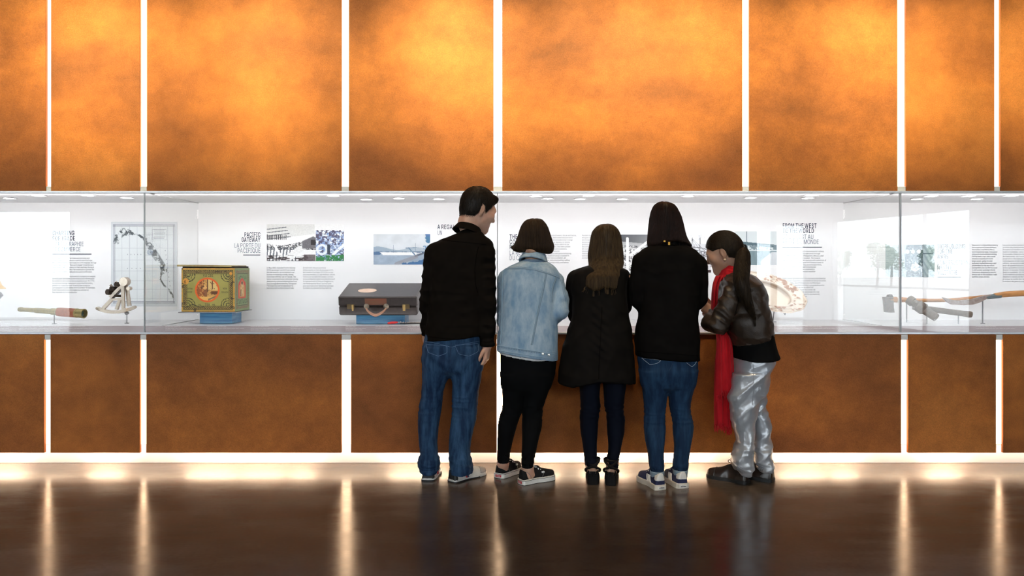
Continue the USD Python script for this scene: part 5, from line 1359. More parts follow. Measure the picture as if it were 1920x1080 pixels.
# ================= the woman in the denim jacket
def build_denim():
    FE = [reach(934.5, 897, 966, 884, .245), reach(975, 908.5, 1031, 898.5, .25)]
    C = P3(1003, 443, 4.83); Rm = rotm(20, 24); s = .98
    d = joints(pel=P3(988, 690, 4.70), chest=P3(992, 555, 4.77), nb=P3(1000, 487, 4.80), shL=P3(948, 530, 4.78), shR=P3(1040, 532, 4.78), elL=P3(946, 604, 4.81), elR=P3(1054, 588, 4.70), wrL=P3(972, 606, 4.91), wrR=P3(1030, 604, 4.88),
               hipL=P3(963, 700, 4.70), hipR=P3(1012, 700, 4.69), knL=P3(959, 780, 4.72), knR=P3(1000, 778, 4.70), anL=P3(943, 869, 4.775), anR=P3(989, 880, 4.655), **foot('L', FE[0]), **foot('R', FE[1]))
    HB = hair_mat('dark_brown_hair', (.020, .010, .0045), (.062, .034, .015))
    t = person('woman in light denim jacket with a short dark bob', d, (C, Rm, s), SKIN_M, [(d['wrL'], (1, .02, .1), (0, .2, -1), -1, (20, 25, 15), .92), (d['wrR'], (-1, .02, .1), (0, .2, -1), 1, (20, 25, 15), .92)], brow=HB)
    yh = C[1]
    rows = [(410.5, 997, 1009, yh - .01, .045), (413, 989, 1016, yh - .01, .07), (418, 982, 1021, yh - .005, .09), (428, 976.5, 1027, yh, .108), (440, 972.5, 1031, yh + .005, .116), (452, 968, 1035, yh + .01, .118), (462, 964, 1038, yh + .012, .118), (469, 965, 1037, yh + .012, .113), (476, 971, 1031, yh + .012, .10)]
    fl = loft(rows, 2.15); tip = chain([P3(975, 462, yh - .02), P3(966, 467, yh - .01), P3(959, 462, yh)], [.020, .014, .004])
    face = local(ell((0, .115, -.03), (.062, .07, .10)), C, Rm, s)
    def hf(P):
        a = smin(fl(P), tip(P), .012)
        a = smax(a, above(P3(1003, 473.5, yh), (.06, .0, 1))(P), .012)
        return smax(a, -face(P), .01)
    lo, hi = bounds_of(rows, .05)
    def wr(V, N):
        ang = np.arctan2(V[:, 1] - yh, V[:, 0] - C[0])
        return .0045 * FB(np.stack([ang, V[:, 2] * .35, 0 * ang], 1), (9, 9, 1), 21, 3) + .0016 * FB(np.stack([ang, V[:, 2] * .3, 0 * ang], 1), (40, 12, 1), 22, 2)
    hm = skin_of(hf, lo, hi, .005, wr, 1); h = obj('hair', hm, HB, t, smooth=True)
    strands(h, hm, HB, P3(1003, 412, yh - .02), 4200, 22, .011, 31, radial=.9, jitter=.08)
    # jacket
    rows = [(486, 986, 1018, 4.80, .06), (492, 972, 1030, 4.795, .085), (499, 956, 1040, 4.785, .105), (508, 943, 1047, 4.78, .118), (520, 938, 1050, 4.775, .125), (545, 937, 1049, 4.765, .132), (580, 936, 1045, 4.745, .138), (620, 934, 1045.5, 4.72, .142), (650, 931.5, 1046, 4.705, .145), (664, 930.5, 1046, 4.70, .147), (680, 930, 1045, 4.70, .147)]
    hemz = lambda P: PZ(657.5, 4.70) + (P[:, 0] - PX(930, 4.7)) * (PZ(675.5, 4.7) - PZ(657.5, 4.7)) / (PX(1044, 4.7) - PX(930, 4.7))
    lb = loft(rows, 2.5); body = lambda P: smax(lb(P), hemz(P) - P[:, 2], .006)
    armR = chain([P3(1042, 527, 4.77), P3(1051, 562, 4.712), P3(1049.5, 584, 4.695), P3(1032, 601, 4.865)], [.052, .052, .054, .043])
    armL = chain([P3(948, 524, 4.79), P3(947, 560, 4.81), P3(947, 602, 4.815), P3(966, 606, 4.895)], [.050, .050, .050, .043])
    GJ = union([body, armR, armL], .018); f = hollow(GJ, hemz, .011, .02)
    def wr(V, N):
        arm = np.clip((V[:, 0] - PX(1046, 4.77)) / .03, 0, 1) + np.clip((PX(944, 4.77) - V[:, 0]) / .03, 0, 1)
        return .0045 * (ridge(V, (8, 8, 6), 25) - .6) + .007 * arm * (ridge(V, (12, 12, 20), 26) - .6) + .0035 * FB(V, (16, 16, 9), 27) + .0014 * FB(V, (60, 60, 60), 28)
    lo, hi = box_of(rows); lo[0] -= .0; jm = garment(f, lo, hi, .0056, wr)
    j = obj('jacket', jm, DENIML, t, smooth=True)
    DS = mat('denim_seam_light', (.26, .37, .47), .85, bump=.0006, bump_scale=700); SD = mat('denim_stitch_dark', (.17, .25, .34), .85); ME = mat('metal_button', (.6, .58, .55), .3, metal=.9)
    nb = P3(1001, 487, 4.80); ax = np.array([.16, .40, 1.0]); ax /= np.linalg.norm(ax)
    def col(P):
        q = P - nb; zz = q @ ax; r = q - zz[:, None] * ax
        rr = np.sqrt((r[:, 0] / 1.05) ** 2 + r[:, 1] ** 2) - (.076 - .38 * zz)
        return smax(np.abs(rr) - .006, np.abs(zz - .012) - .034, .005)
    obj('collar', skin_of(col, nb - .14, nb + .14, .0045, lambda V, N: .0025 * FB(V, (22, 22, 22), 5), 1), DENIML, t, smooth=True)
    yoke = [(936, 506), (950, 503.5), (975, 502.5), (1000, 505), (1022, 511), (1040, 517), (1050, 521)]
    sr = [(1024.5, 512), (1020, 535), (1014, 560), (1008, 590), (1002, 620), (997, 648)]; slf = [(942.5, 508), (941.5, 540), (941, 580), (940, 620), (938, 646)]
    for nm, pth, n in (('yoke_seam', yoke, 50), ('back_seam', sr, 40), ('back_seam', slf, 40), ('armhole_seam', [(1043, 519), (1037, 535), (1034, 552), (1035, 568)], 24), ('sleeve_seam', [(1052, 524), (1057, 545), (1062, 565), (1062, 580)], 24)):
        sp_ = seam(j, nm, jm, pth, .0034, DS, n, .0002)
        for dx in (-1.5, 1.5): seam(sp_ if sp_ is not None else j, 'stitching', jm, [(x + (dx if nm != 'yoke_seam' else 0), y + (dx if nm == 'yoke_seam' else 0)) for x, y in pth], .0009, SD, n, .0022)
    # waistband: a strip of the jacket's own surface set proud
    top, bot = [], []
    xs_ = np.linspace(932, 1043, 40)
    for k, x in enumerate(xs_):
        yb = 657.0 + (x - 930) / 114 * 17.6
        top.append((x, yb - 9.6)); bot.append((x, yb - .2))
    for nm, pth in (('waistband_edge', top), ('waistband_edge', bot)): seam(j, nm, jm, pth, .0030, DS, 60, .0005)
    ticks = []
    for x in np.linspace(934, 1024, 30):
        yb = 657.0 + (x - 930) / 114 * 17.6
        p = surf(jm, [(x, yb - 8.8), (x + .8, yb - 5.6)], .0014)
        if len(p) == 2: ticks.append(tube(p, .0022, 5))
    obj('waistband_puckers', ticks, SD, j, kind='stuff')
    for (x, y) in ((1017.5, 663.5), (1029, 665.5)):
        p = surf(jm, [(x, y)], .001)
        if len(p): obj('button', lathe([(0, 0), (.0085, 0), (.0085, .002), (.005, .0035), (0, .003)], 16, p[0], (0, -1, .1)), ME, j)
    seam(j, 'waist_tab', jm, [(1026, 659), (1043, 662)], .0024, DS, 12, .001); seam(j, 'waist_tab', jm, [(1026, 668), (1043, 671)], .0024, DS, 12, .001); seam(j, 'waist_tab', jm, [(1026, 659), (1026, 668)], .0024, DS, 8, .001)
    # undershirt hem
    rows = [(640, 936, 1040, 4.70, .128), (655, 936, 1040, 4.70, .131), (664, 937, 1040, 4.70, .133), (676, 938, 1040, 4.70, .133)]
    shz = lambda P: hemz(P) - .010
    sf = loft(rows, 2.4); f = hollow(lambda P: smax(smax(sf(P), shz(P) - .012 * np.clip((PX(1010, 4.7) - P[:, 0]) / .1, -1, .4) - P[:, 2], .003), P[:, 2] - hemz(P) - .03, .003), lambda P: hemz(P) - .01, .006, .02)
    lo, hi = box_of(rows); obj('undershirt', garment(f, lo, hi, .006, None, 1), cloth('white_jersey', (.72, .70, .68)), t, smooth=True)
    # skinny black trousers
    wa = [(655, 939, 1042, 4.70, .115), (668, 938, 1044, 4.70, .125), (690, 938.5, 1042, 4.697, .128), (710, 940, 1037, 4.695, .118), (726, 942, 1031, 4.697, .10)]
    lg = [(700, 939.5, 986, 4.70, .105), (728, 941.5, 984, 4.705, .092), (750, 942.5, 982, 4.712, .082), (766, 942, 979.5, 4.718, .072), (778, 938, 976, 4.722, .068), (795.5, 934, 970, 4.73, .068), (821, 933, 963, 4.742, .063), (840, 932.5, 958.5, 4.757, .055), (855, 932, 955.7, 4.768, .052), (866, 932, 955.7, 4.775, .052)]
    rg = [(700, 986, 1039, 4.69, .105), (728, 983, 1030.5, 4.69, .092), (750, 981.5, 1023, 4.695, .083), (766, 981, 1018, 4.70, .074), (780, 979.5, 1017, 4.70, .071), (795.5, 978.5, 1016.3, 4.695, .071), (821, 979, 1010.5, 4.68, .065), (847, 978, 1005, 4.668, .056), (863, 977, 1001.5, 4.66, .052), (876, 977.5, 1000, 4.655, .052)]
    GP = trunk(wa, lg, rg); f = hollow(GP, .14, .005, .02)
    def wr(V, N):
        kn = np.exp(-((V[:, 2] - .42) / .06) ** 2); an = np.exp(-((V[:, 2] - .13) / .06) ** 2)
        return .005 * kn * (ridge(V, (5, 5, 34), 34) - .5) + .004 * an * (ridge(V, (5, 5, 40), 35) - .5) + .002 * FB(V, (18, 18, 12), 36)
    lo, hi = box_of(wa, lg, rg); obj('trousers', garment(f, lo, hi, .0055, wr), cloth('black_stretch', (.0035, .0035, .0037), (.005, .005, .0055), rough=.9, spec=.08), t, smooth=True)
    vans_shoes(t, FE)
    finish(t, [hf, GJ, GP], lambda q: np.minimum(-.0 - q[:, 1], q[:, 2] + .125), PZ(870, 4.7))

# ================= the woman in the long black coat
def build_coat():
    FE = [reach(1112, 909.5, 1108, 886, .235), reach(1145, 911, 1151, 887, .235)]
    C = P3(1135, 458, 4.80); Rm = rotm(-4, 26); s = 1.0
    d = joints(pel=P3(1122, 672, 4.67), chest=P3(1124, 560, 4.735), nb=P3(1130, 497, 4.77), shL=P3(1077, 528, 4.74), shR=P3(1172, 528, 4.74), elL=P3(1080, 592, 4.83), elR=P3(1170, 578, 4.84), wrL=P3(1105, 600, 4.92), wrR=P3(1148, 590, 4.925),
               hipL=P3(1105, 690, 4.67), hipR=P3(1150, 690, 4.67), knL=P3(1106, 775, 4.68), knR=P3(1154, 775, 4.68), anL=P3(1108, 868, 4.645), anR=P3(1148, 869, 4.64), **foot('L', FE[0], .03), **foot('R', FE[1], .03))
    HB = hair_mat('mid_brown_hair', (.030, .016, .006), (.105, .062, .026))
    t = person('woman in long black coat with long loose brown hair', d, (C, Rm, s), SKIN_M, [(d['wrL'], (1, .02, .15), (0, .2, -1), -1, (20, 25, 15), .92), (d['wrR'], (-1, .02, .15), (0, .2, -1), 1, (20, 25, 15), .92)], brow=HB)
    crow = [(497, 1108, 1150, 4.765, .065), (501, 1094, 1163, 4.76, .09), (507, 1079, 1176, 4.75, .112), (516, 1070, 1177, 4.748, .122), (535, 1069, 1174, 4.74, .132), (560, 1074, 1175, 4.73, .138), (590, 1073, 1178, 4.715, .142), (620, 1064, 1184, 4.70, .15), (652, 1055, 1187, 4.69, .158), (690, 1049, 1190, 4.685, .166), (712, 1046, 1191, 4.68, .17), (730, 1045, 1191, 4.68, .17)]
    back = lambda py: np.interp(py, [r[0] for r in crow], [r[3] - r[4] for r in crow])
    yh = C[1] + .005
    rows = [(420.5, 1130, 1141, yh - .02, .04), (423, 1123, 1149, yh - .02, .065), (428, 1116.5, 1155, yh - .015, .088), (436, 1111, 1160.5, yh - .005, .108), (450, 1107.5, 1164.5, yh, .118), (465, 1105, 1166.5, yh - .002, .12), (480, 1103.5, 1168, yh - .008, .118), (492, 1104.5, 1168.5, yh - .03, .115), (500, 1105, 1167, 4.735, .098), (508, 1104, 1164, 4.70, .078), (518, 1100, 1160, back(518) + .022, .052), (532, 1098, 1157, back(532) + .016, .036), (545, 1103, 1152, back(545) + .012, .022), (552, 1108, 1147, back(552) + .010, .012)]
    fl = loft(rows, 2.2); face = local(ell((0, .12, -.04), (.060, .07, .11)), C, Rm, s)
    def hf(P):
        zc = PZ(541, 4.6) + .075 * (meshkit.fbm(np.stack([P[:, 0] * 55, 0 * P[:, 0], 0 * P[:, 0] + 3.3], 1), 3, 9) - .5)
        return smax(smax(fl(P), -face(P), .01), zc - P[:, 2], .004)
    def wr(V, N):
        u_ = V[:, 0] * 1.0
        return .0050 * FB(np.stack([u_ * 1.0, V[:, 1] * .6, V[:, 2] * .13], 1), (55, 40, 22), 41, 3) + .0018 * FB(np.stack([u_, V[:, 1], V[:, 2] * .1], 1), (160, 120, 30), 42, 2)
    lo, hi = bounds_of(rows, .07); hm = skin_of(hf, lo, hi, .005, wr, 1); h = obj('hair', hm, HB, t, smooth=True)
    strands(h, hm, HB, P3(1135, 422, yh - .05), 4600, 30, .0145, 51, radial=.8, jitter=.07)
    # coat
    hemz = lambda P: np.interp(P[:, 0], [PX(1046, 4.68), PX(1071, 4.68), PX(1124, 4.55), PX(1160, 4.68), PX(1190, 4.68)], [PZ(718, 4.68), PZ(724, 4.6), PZ(716, 4.53), PZ(717, 4.6), PZ(718, 4.68)])
    lb = loft(crow, 2.45); body = lambda P: smax(lb(P), hemz(P) - P[:, 2], .006)
    armL = chain([P3(1077, 524, 4.765), P3(1078, 560, 4.815), P3(1080, 590, 4.835), P3(1098, 600, 4.905)], [.056, .055, .055, .044]); armR = chain([P3(1166, 523, 4.775), P3(1170, 556, 4.83), P3(1169, 576, 4.845), P3(1154, 590, 4.91)], [.056, .053, .052, .044])
    GJ = union([body, armL, armR], .022); f = hollow(GJ, hemz, .010, .04)
    def wr(V, N):
        low = np.clip((1.05 - V[:, 2]) / .35, 0, 1); ctr = np.exp(-((V[:, 0] - PX(1122, 4.6)) / .05) ** 2)
        return .010 * low * FB(V, (11, 9, 2.2), 44) + .006 * (ridge(V, (6, 6, 8), 45) - .6) + .003 * ctr * np.sin(V[:, 2] * 110 + V[:, 0] * 90 + 5 * FB(V, (8, 8, 8), 46)) * np.clip((V[:, 2] - .72) / .1, 0, 1) * np.clip((1.15 - V[:, 2]) / .1, 0, 1) + .002 * FB(V, (40, 40, 30), 47)
    lo, hi = box_of(crow); jm = garment(f, lo, hi, .006, wr)
    j = obj('coat', jm, cloth('black_coat_cloth', (.0042, .0034, .0030), (.0078, .0062, .0053), rough=.75, spec=.06), t, smooth=True)
    seam(j, 'back_seam', jm, [(1129, 575), (1127, 610), (1125, 650), (1123, 690), (1123, 712)], .0016, mat('black_seam', (.002, .0016, .0014), .9, spec=.02), 50)
    # trousers
    lg = [(690, 1086, 1124, 4.67, .095), (718, 1086, 1125, 4.672, .088), (745, 1088, 1124, 4.677, .078), (760, 1089, 1125.5, 4.68, .072), (776, 1088, 1123.5, 4.68, .068), (790, 1087.5, 1121.5, 4.678, .068), (808, 1088.5, 1120.5, 4.673, .066), (830, 1092, 1119, 4.663, .059), (848, 1094.5, 1119, 4.655, .053), (860, 1096.5, 1119.5, 4.65, .052), (868, 1096.5, 1121, 4.648, .054), (875, 1099, 1118.5, 4.645, .050)]
    rg = [(690, 1130, 1176, 4.67, .095), (718, 1131, 1174, 4.672, .088), (745, 1132.5, 1170.5, 4.677, .079), (765, 1134, 1169, 4.68, .073), (776, 1136.5, 1169, 4.68, .070), (785, 1138, 1171, 4.678, .069), (808, 1138.5, 1170.5, 4.672, .066), (825, 1140, 1167, 4.664, .060), (845, 1140.5, 1163, 4.654, .053), (860, 1138.5, 1159.5, 4.648, .053), (870, 1137, 1159.5, 4.643, .054), (876, 1139, 1158.5, 4.642, .050)]
    GP = trunk([(670, 1082, 1170, 4.67, .10), (690, 1086, 1172, 4.67, .105), (700, 1088, 1172, 4.67, .09)], lg, rg, .02); f = hollow(GP, .13, .005, .02)
    def wr(V, N):
        kn = np.exp(-((V[:, 2] - .42) / .06) ** 2); an = np.exp(-((V[:, 2] - .12) / .06) ** 2)
        return .007 * kn * (ridge(V, (4, 4, 36), 54) - .5) + .007 * an * (ridge(V, (4, 4, 40), 55) - .5) + .002 * FB(V, (18, 18, 12), 56)
    lo, hi = box_of(lg, rg); obj('trousers', garment(f, lo, hi, .0052, wr), mat('navy_black_denim', (.0040, .0052, .0110), .8, spec=.08), t, smooth=True)
    # block-heeled sandals with crossed ankle straps
    SU = mat('black_suede', (.008, .007, .007), .8, spec=.2)
    for side, (heel, toe) in zip((-1, 1), FE):
        M, L = shoe_frame(heel, toe); sh = thing('sandal', parent=path_of(t))
        po, (xs, mid, hw) = outline(L, .080, side)
        hb = po.intersection(sg.box(-.01, -.1, .075, .1)).buffer(.002)
        a = slab(hb, 0, .058, .002); a.vertices[:, 0] *= 1 - .10 * (1 - a.vertices[:, 2] / .06); a.vertices[:, 1] *= 1 - .12 * (1 - a.vertices[:, 2] / .06)
        obj('block_heel', put_at(a, M), SU, sh, smooth=False)
        m = slab(po.buffer(.002), 0, .016, .002); x = m.vertices[:, 0]; m.vertices[:, 2] += np.interp(x, [0, .07, L * .62, L], [.046, .044, 0, 0.002])
        obj('footbed', put_at(m, M), SU, sh, smooth=False)
        tv = skin_of(lambda P: smax(np.maximum(shoe_side(P, L, side, .003, .082, [(0, .05), (.6, .062), (.8, .055), (1, .03)]), .012 - P[:, 2]), L * .60 - P[:, 0], .004), (L * .5, -.07, 0), (L + .02, .07, .1), .004, None, 1)
        obj('toe_strap', put_at(tv, M), SU, sh, smooth=True)
        yl, yr = side_y(L, side, .04, -1, .084), side_y(L, side, .04, 1, .084)
        obj('heel_cup', put_at(skin_of(lambda P: np.maximum(np.abs(shoe_side(P, L, side, .004, .080, [(0, .22), (1, .22)])) - .004, np.maximum(P[:, 0] - .055 + .4 * (P[:, 2] - .05), np.maximum(P[:, 2] - .082, .050 - P[:, 2]))), (-.02, -.06, .04), (.09, .06, .10), .0036, None, 1), M), SU, sh, smooth=True)
        for sg_ in (1, -1):
            A = [(.055, sg_ * .040, .070), (.020, sg_ * .040, .092), (-.012, sg_ * .012, .112), (.000, -sg_ * .024, .132), (.035, -sg_ * .036, .145)]
            obj('ankle_strap', put_at(tube(spl(A, 20), np.full(20, .0075), 8), M), SU, sh)
        ring = [(.05 + .040 * math.cos(a), .040 * math.sin(a), .146) for a in np.linspace(0, 2 * np.pi, 25)]
        obj('ankle_strap', put_at(tube(ring, .008, 8, cap=False), M), SU, sh)
    finish(t, [hf, GJ, GP], lambda q: .01 - q[:, 1], .150)

# ================= the woman with the dark straight hair
def build_knit():
    FE = [reach(1240, 919, 1208, 902, .255), reach(1281, 916, 1255, 898, .255)]
    C = P3(1248, 424, 4.75); Rm = rotm(4, 22); s = 1.02
    d = joints(pel=P3(1250, 672, 4.62), chest=P3(1252, 530, 4.69), nb=P3(1251, 462, 4.71), shL=P3(1206, 498, 4.70), shR=P3(1308, 500, 4.70), elL=P3(1197, 566, 4.66), elR=P3(1311, 560, 4.68), wrL=P3(1222, 582, 4.84), wrR=P3(1285, 585, 4.85),
               hipL=P3(1226, 690, 4.62), hipR=P3(1280, 690, 4.62), knL=P3(1228, 775, 4.63), knR=P3(1281, 775, 4.63), anL=P3(1231, 880, 4.585), anR=P3(1276, 876, 4.61), **foot('L', FE[0]), **foot('R', FE[1]))
    HB = hair_mat('dark_auburn_hair', (.0095, .0042, .003), (.030, .012, .007))
    t = person('tall woman in black knit jumper and blue jeans with straight dark hair', d, (C, Rm, s), SKIN_M, [(d['wrL'], (1, .05, .1), (0, .2, -1), -1, (20, 25, 15), .95), (d['wrR'], (-1, .05, .1), (0, .2, -1), 1, (20, 25, 15), .95)], brow=HB)
    yh = C[1]
    rows = [(379, 1238, 1250, yh - .02, .04), (381.5, 1232, 1256, yh - .018, .068), (386, 1227, 1264, yh - .012, .09), (394, 1223, 1269.5, yh - .004, .108), (408, 1219.5, 1276, yh, .118), (424, 1217.5, 1280, yh, .12), (438, 1216, 1283.5, yh - .005, .118), (450, 1215, 1288, yh - .012, .112), (458, 1215, 1292, yh - .02, .105), (466, 1217, 1292, yh - .02, .10)]
    fl = loft(rows, 2.15); tip = chain([P3(1280, 448, yh - .03), P3(1288, 456, yh - .03), P3(1296, 460.5, yh - .02)], [.020, .014, .003]); face = local(ell((0, .12, -.03), (.060, .07, .11)), C, Rm, s)
    def hf(P):
        a = smin(fl(P), tip(P), .012)
        bz = np.interp(P[:, 0], [PX(1214, yh), PX(1228, yh), PX(1244, yh), PX(1262, yh), PX(1280, yh), PX(1296, yh)], [PZ(463, yh - .1), PZ(459, yh - .1), PZ(453, yh - .1), PZ(451, yh - .1), PZ(455, yh - .1), PZ(462, yh - .1)])
        a = smax(a, bz - P[:, 2], .006)
        return smax(a, -face(P), .01)
    def wr(V, N):
        ang = np.arctan2(V[:, 1] - yh, V[:, 0] - C[0])
        return .0035 * FB(np.stack([ang, V[:, 2] * .25, 0 * ang], 1), (10, 8, 1), 61, 3) + .0014 * FB(np.stack([ang, V[:, 2] * .2, 0 * ang], 1), (45, 10, 1), 62, 2)
    lo, hi = bounds_of(rows, .05); hm = skin_of(hf, lo, hi, .005, wr, 1); h = obj('hair', hm, HB, t, smooth=True)
    strands(h, hm, HB, P3(1247, 380, yh - .03), 4600, 24, .0125, 71, radial=.8, jitter=.04)
    # jumper
    rows = [(458, 1226, 1276, 4.71, .062), (463, 1214, 1292, 4.71, .085), (470, 1202, 1304, 4.705, .105), (480, 1194, 1312, 4.70, .118), (500, 1190, 1318, 4.695, .128), (530, 1192, 1316, 4.685, .135), (560, 1198, 1310, 4.67, .138), (590, 1196.5, 1309, 4.655, .14), (615, 1192.5, 1309.5, 4.645, .142), (645, 1190.5, 1311, 4.635, .146), (672, 1192.5, 1311.5, 4.63, .147), (684, 1193, 1311, 4.63, .147)]
    hemz = lambda P: PZ(667, 4.63) + (P[:, 0] - PX(1193, 4.63)) * (PZ(676, 4.63) - PZ(667, 4.63)) / (PX(1311, 4.63) - PX(1193, 4.63))
    lb = loft(rows, 2.45); body = lambda P: smax(lb(P), hemz(P) - P[:, 2], .006)
    armL = chain([P3(1202, 492, 4.69), P3(1197, 530, 4.665), P3(1197, 562, 4.66), P3(1216, 580, 4.83)], [.056, .055, .052, .043]); armR = chain([P3(1309, 496, 4.70), P3(1311, 530, 4.685), P3(1310, 560, 4.68), P3(1291, 583, 4.84)], [.054, .055, .053, .043])
    GJ = union([body, armL, armR], .02); f = hollow(GJ, hemz, .010, .02)
    def wr(V, N):
        low = np.clip((1.15 - V[:, 2]) / .4, 0, 1)
        return .006 * low * FB(V, (13, 10, 2.5), 64) + .005 * (ridge(V, (7, 7, 9), 65) - .6) + .002 * FB(V, (30, 30, 24), 66)
    lo, hi = box_of(rows); jm = garment(f, lo, hi, .0058, wr)
    j = obj('jumper', jm, cloth('black_knit', (.0036, .0031, .0029), (.006, .0054, .005), rough=.9, spec=.04, bump=.0010, bs=420), t, smooth=True)
    seam(j, 'hem_band', jm, [(1194, 659), (1230, 661), (1270, 664), (1309, 667)], .0016, mat('black_seam', (.002, .0016, .0014), .9, spec=.02), 40)
    nb = P3(1252, 464, 4.705); ax = np.array([.0, .30, 1.0]); ax /= np.linalg.norm(ax)
    def col(P):
        q = P - nb; zz = q @ ax; r = q - zz[:, None] * ax
        return smax(np.abs(np.sqrt((r[:, 0] / 1.15) ** 2 + r[:, 1] ** 2) - (.070 - .3 * zz)) - .006, np.abs(zz - .012) - .022, .005)
    obj('neckband', skin_of(col, nb - .13, nb + .13, .0045, None, 1), mats['black_knit'], t, smooth=True)
    GT = mat('gold_tag', (.85, .50, .06), .5)
    for (x, y, w, hh) in ((1254.5, 456.5, .011, .018), (1246, 452.5, .012, .010)):
        p = P3(x, y, 4.615); obj('tag', box(p[0] - w / 2, p[0] + w / 2, p[1] - .002, p[1] + .001, p[2] - hh / 2, p[2] + hh / 2, .0006), GT, j, smooth=False, label='small yellow garment tag')
    # jeans
    wa = [(655, 1197, 1307, 4.625, .118), (672, 1195.5, 1308, 4.622, .128), (690, 1198, 1307.5, 4.62, .132), (708, 1201, 1304.5, 4.618, .12), (722, 1203, 1302, 4.62, .10)]
    lg = [(695, 1199, 1252, 4.62, .108), (720, 1203, 1251.5, 4.622, .098), (745, 1206, 1250.5, 4.628, .084), (762, 1207.5, 1248.5, 4.632, .076), (778, 1208, 1246.5, 4.633, .072), (800, 1207.5, 1247.5, 4.628, .073), (822, 1209.5, 1246.5, 4.615, .066), (845, 1214, 1244.5, 4.60, .058), (866, 1216.5, 1244.5, 4.59, .054), (880, 1218.5, 1245, 4.585, .054), (884, 1219, 1244, 4.585, .053)]
    rg = [(695, 1252, 1306.5, 4.62, .108), (720, 1252.5, 1303, 4.622, .098), (745, 1254, 1296.5, 4.628, .085), (760, 1255, 1294, 4.632, .077), (774, 1258, 1295, 4.633, .073), (798, 1261.5, 1300, 4.63, .074), (815, 1262.5, 1298.5, 4.622, .069), (838, 1264.5, 1294.5, 4.612, .060), (858, 1263, 1291.5, 4.607, .056), (872, 1261.5, 1290.5, 4.605, .055), (881, 1261.5, 1289, 4.605, .054)]
    GP = trunk(wa, lg, rg); f = hollow(GP, .10, .005, .02)
    def wr(V, N):
        kn = np.exp(-((V[:, 2] - .42) / .06) ** 2); an = np.exp(-((V[:, 2] - .10) / .06) ** 2)
        return .006 * kn * (ridge(V, (4, 4, 38), 74) - .5) + .005 * an * (ridge(V, (4, 4, 40), 75) - .5) + .003 * FB(V, (14, 14, 8), 76)
    lo, hi = box_of(wa, lg, rg); jn = garment(f, lo, hi, .0054, wr); jj = obj('jeans', jn, DENIM2, t, smooth=True)
    for pth in ([(1203, 671), (1240, 675.5), (1233, 681), (1219, 684), (1203, 671)], [(1287, 678), (1306, 677), (1303, 683), (1297, 688), (1287, 680)]): seam(jj, 'back_pocket', jn, pth, .0013, STITCH, 40)
    seam(jj, 'seat_seam', jn, [(1263, 676), (1260, 684), (1255, 695)], .0016, mat('denim_seam', (.010, .028, .075), .8), 14)
    CU = mat('turned_denim', (.25, .33, .40), .85, vary=(.18, .25, .32), scale=40)
    for rw_ in ([(881.5, 1218.5, 1245.5, 4.585, .058), (888, 1219, 1245, 4.585, .058), (896, 1221, 1243.5, 4.585, .056)], [(879, 1261, 1290, 4.605, .058), (885, 1262, 1289, 4.605, .058), (893, 1264, 1288, 4.605, .056)]):
        g_ = loft(rw_, 2.1); f = lambda P: smax(g_(P), -(g_(P) + .008), .003); lo, hi = bounds_of(rw_, .03)
        obj('turn_up', garment(f, lo, hi, .0045, None, 1), CU, t, smooth=True, label='pale turned-up cuff')
    # striped trainers
    NV = mat('navy_suede', (.012, .016, .060), .8); CW = mat('cream_rubber', (.66, .58, .48), .5); WT = mat('white_trim', (.75, .70, .64), .5)
    tops = [(0, .084), (.10, .090), (.22, .082), (.36, .082), (.50, .088), (.62, .070), (.78, .056), (.92, .046), (1, .034)]
    for side, (heel, toe) in zip((-1, 1), FE):
        M, L = shoe_frame(heel, toe); sh = thing('shoe', parent=path_of(t))
        po, (xs, mid, hw) = outline(L, .094, side)
        obj('upper', put_at(shoe_upper(L, .092, side, tops, .022, opening=ell((L * .22, 0, .104), (L * .19, .030, .036))), M), NV, sh, smooth=True)
        so = obj('sole', put_at(slab(po.buffer(.003), 0, .030, .002), M), CW, sh, smooth=False, label='cream rubber sole')
        tx = meshkit.text_mesh('adidas', .0075, .0008, True); w = tx.bounds[1][0]; tx.apply_translation([-w / 2, 0, 0]); tx.apply_scale([.034 / w, 1, 1])
        v = tx.vertices.copy(); tx.vertices = np.stack([-.0050 - v[:, 2], -v[:, 0], .0110 + v[:, 1]], 1)
        hpl = slab(po.buffer(.0040).difference(po.buffer(.002)).intersection(sg.box(-.02, -.024, .012, .024)), .006, .024, .0005)
        obj('heel_plate', put_at(hpl, M), WT, so, smooth=False); obj('lettering', put_at(tx, M), mat('dark_print', (.06, .06, .08), .6), so, smooth=False)
        hp = skin_of(lambda P: np.maximum(smax(shoe_side(P, L, side, .003, .092, tops), -ell((L * .22, 0, .104), (L * .19, .030, .036))(P), .003), np.maximum(P[:, 0] - .045 + .5 * np.maximum(.086 - P[:, 2], 0), .052 - P[:, 2])), (-.02, -.06, .04), (.08, .06, .11), .0038, None, 1)
        obj('heel_tab', put_at(hp, M), WT, sh, smooth=True, label='white heel tab')
        for sy in (-1, 1):
            for k in range(3):
                x0_ = L * (.34 + .065 * k)
                pth = [(x0_ - .014, side_y(L, side, x0_, sy, .092) - sy * (-.001), .030), (x0_ - .004, side_y(L, side, x0_, sy, .092) - sy * .0005, .046), (x0_ + .008, side_y(L, side, x0_, sy, .092) - sy * .008, .066)]
                obj('side_stripe', put_at(tube(spl(pth, 10), .0040, 8), M), WT, sh)
        for x in (.50, .56, .62, .68):
            xx = x * L; zz = np.interp(xx, [a * L for a, b in tops], [b for a, b in tops]) + .003; m = np.interp(xx, xs, mid)
            obj('lace', put_at(tube([(xx, m - .024, zz - .010), (xx, m - .010, zz), (xx, m + .010, zz), (xx, m + .024, zz - .010)], [.0034] * 4, 8), M), WT, sh)
    finish(t, [hf, GJ, GP], lambda q: .01 - q[:, 1])

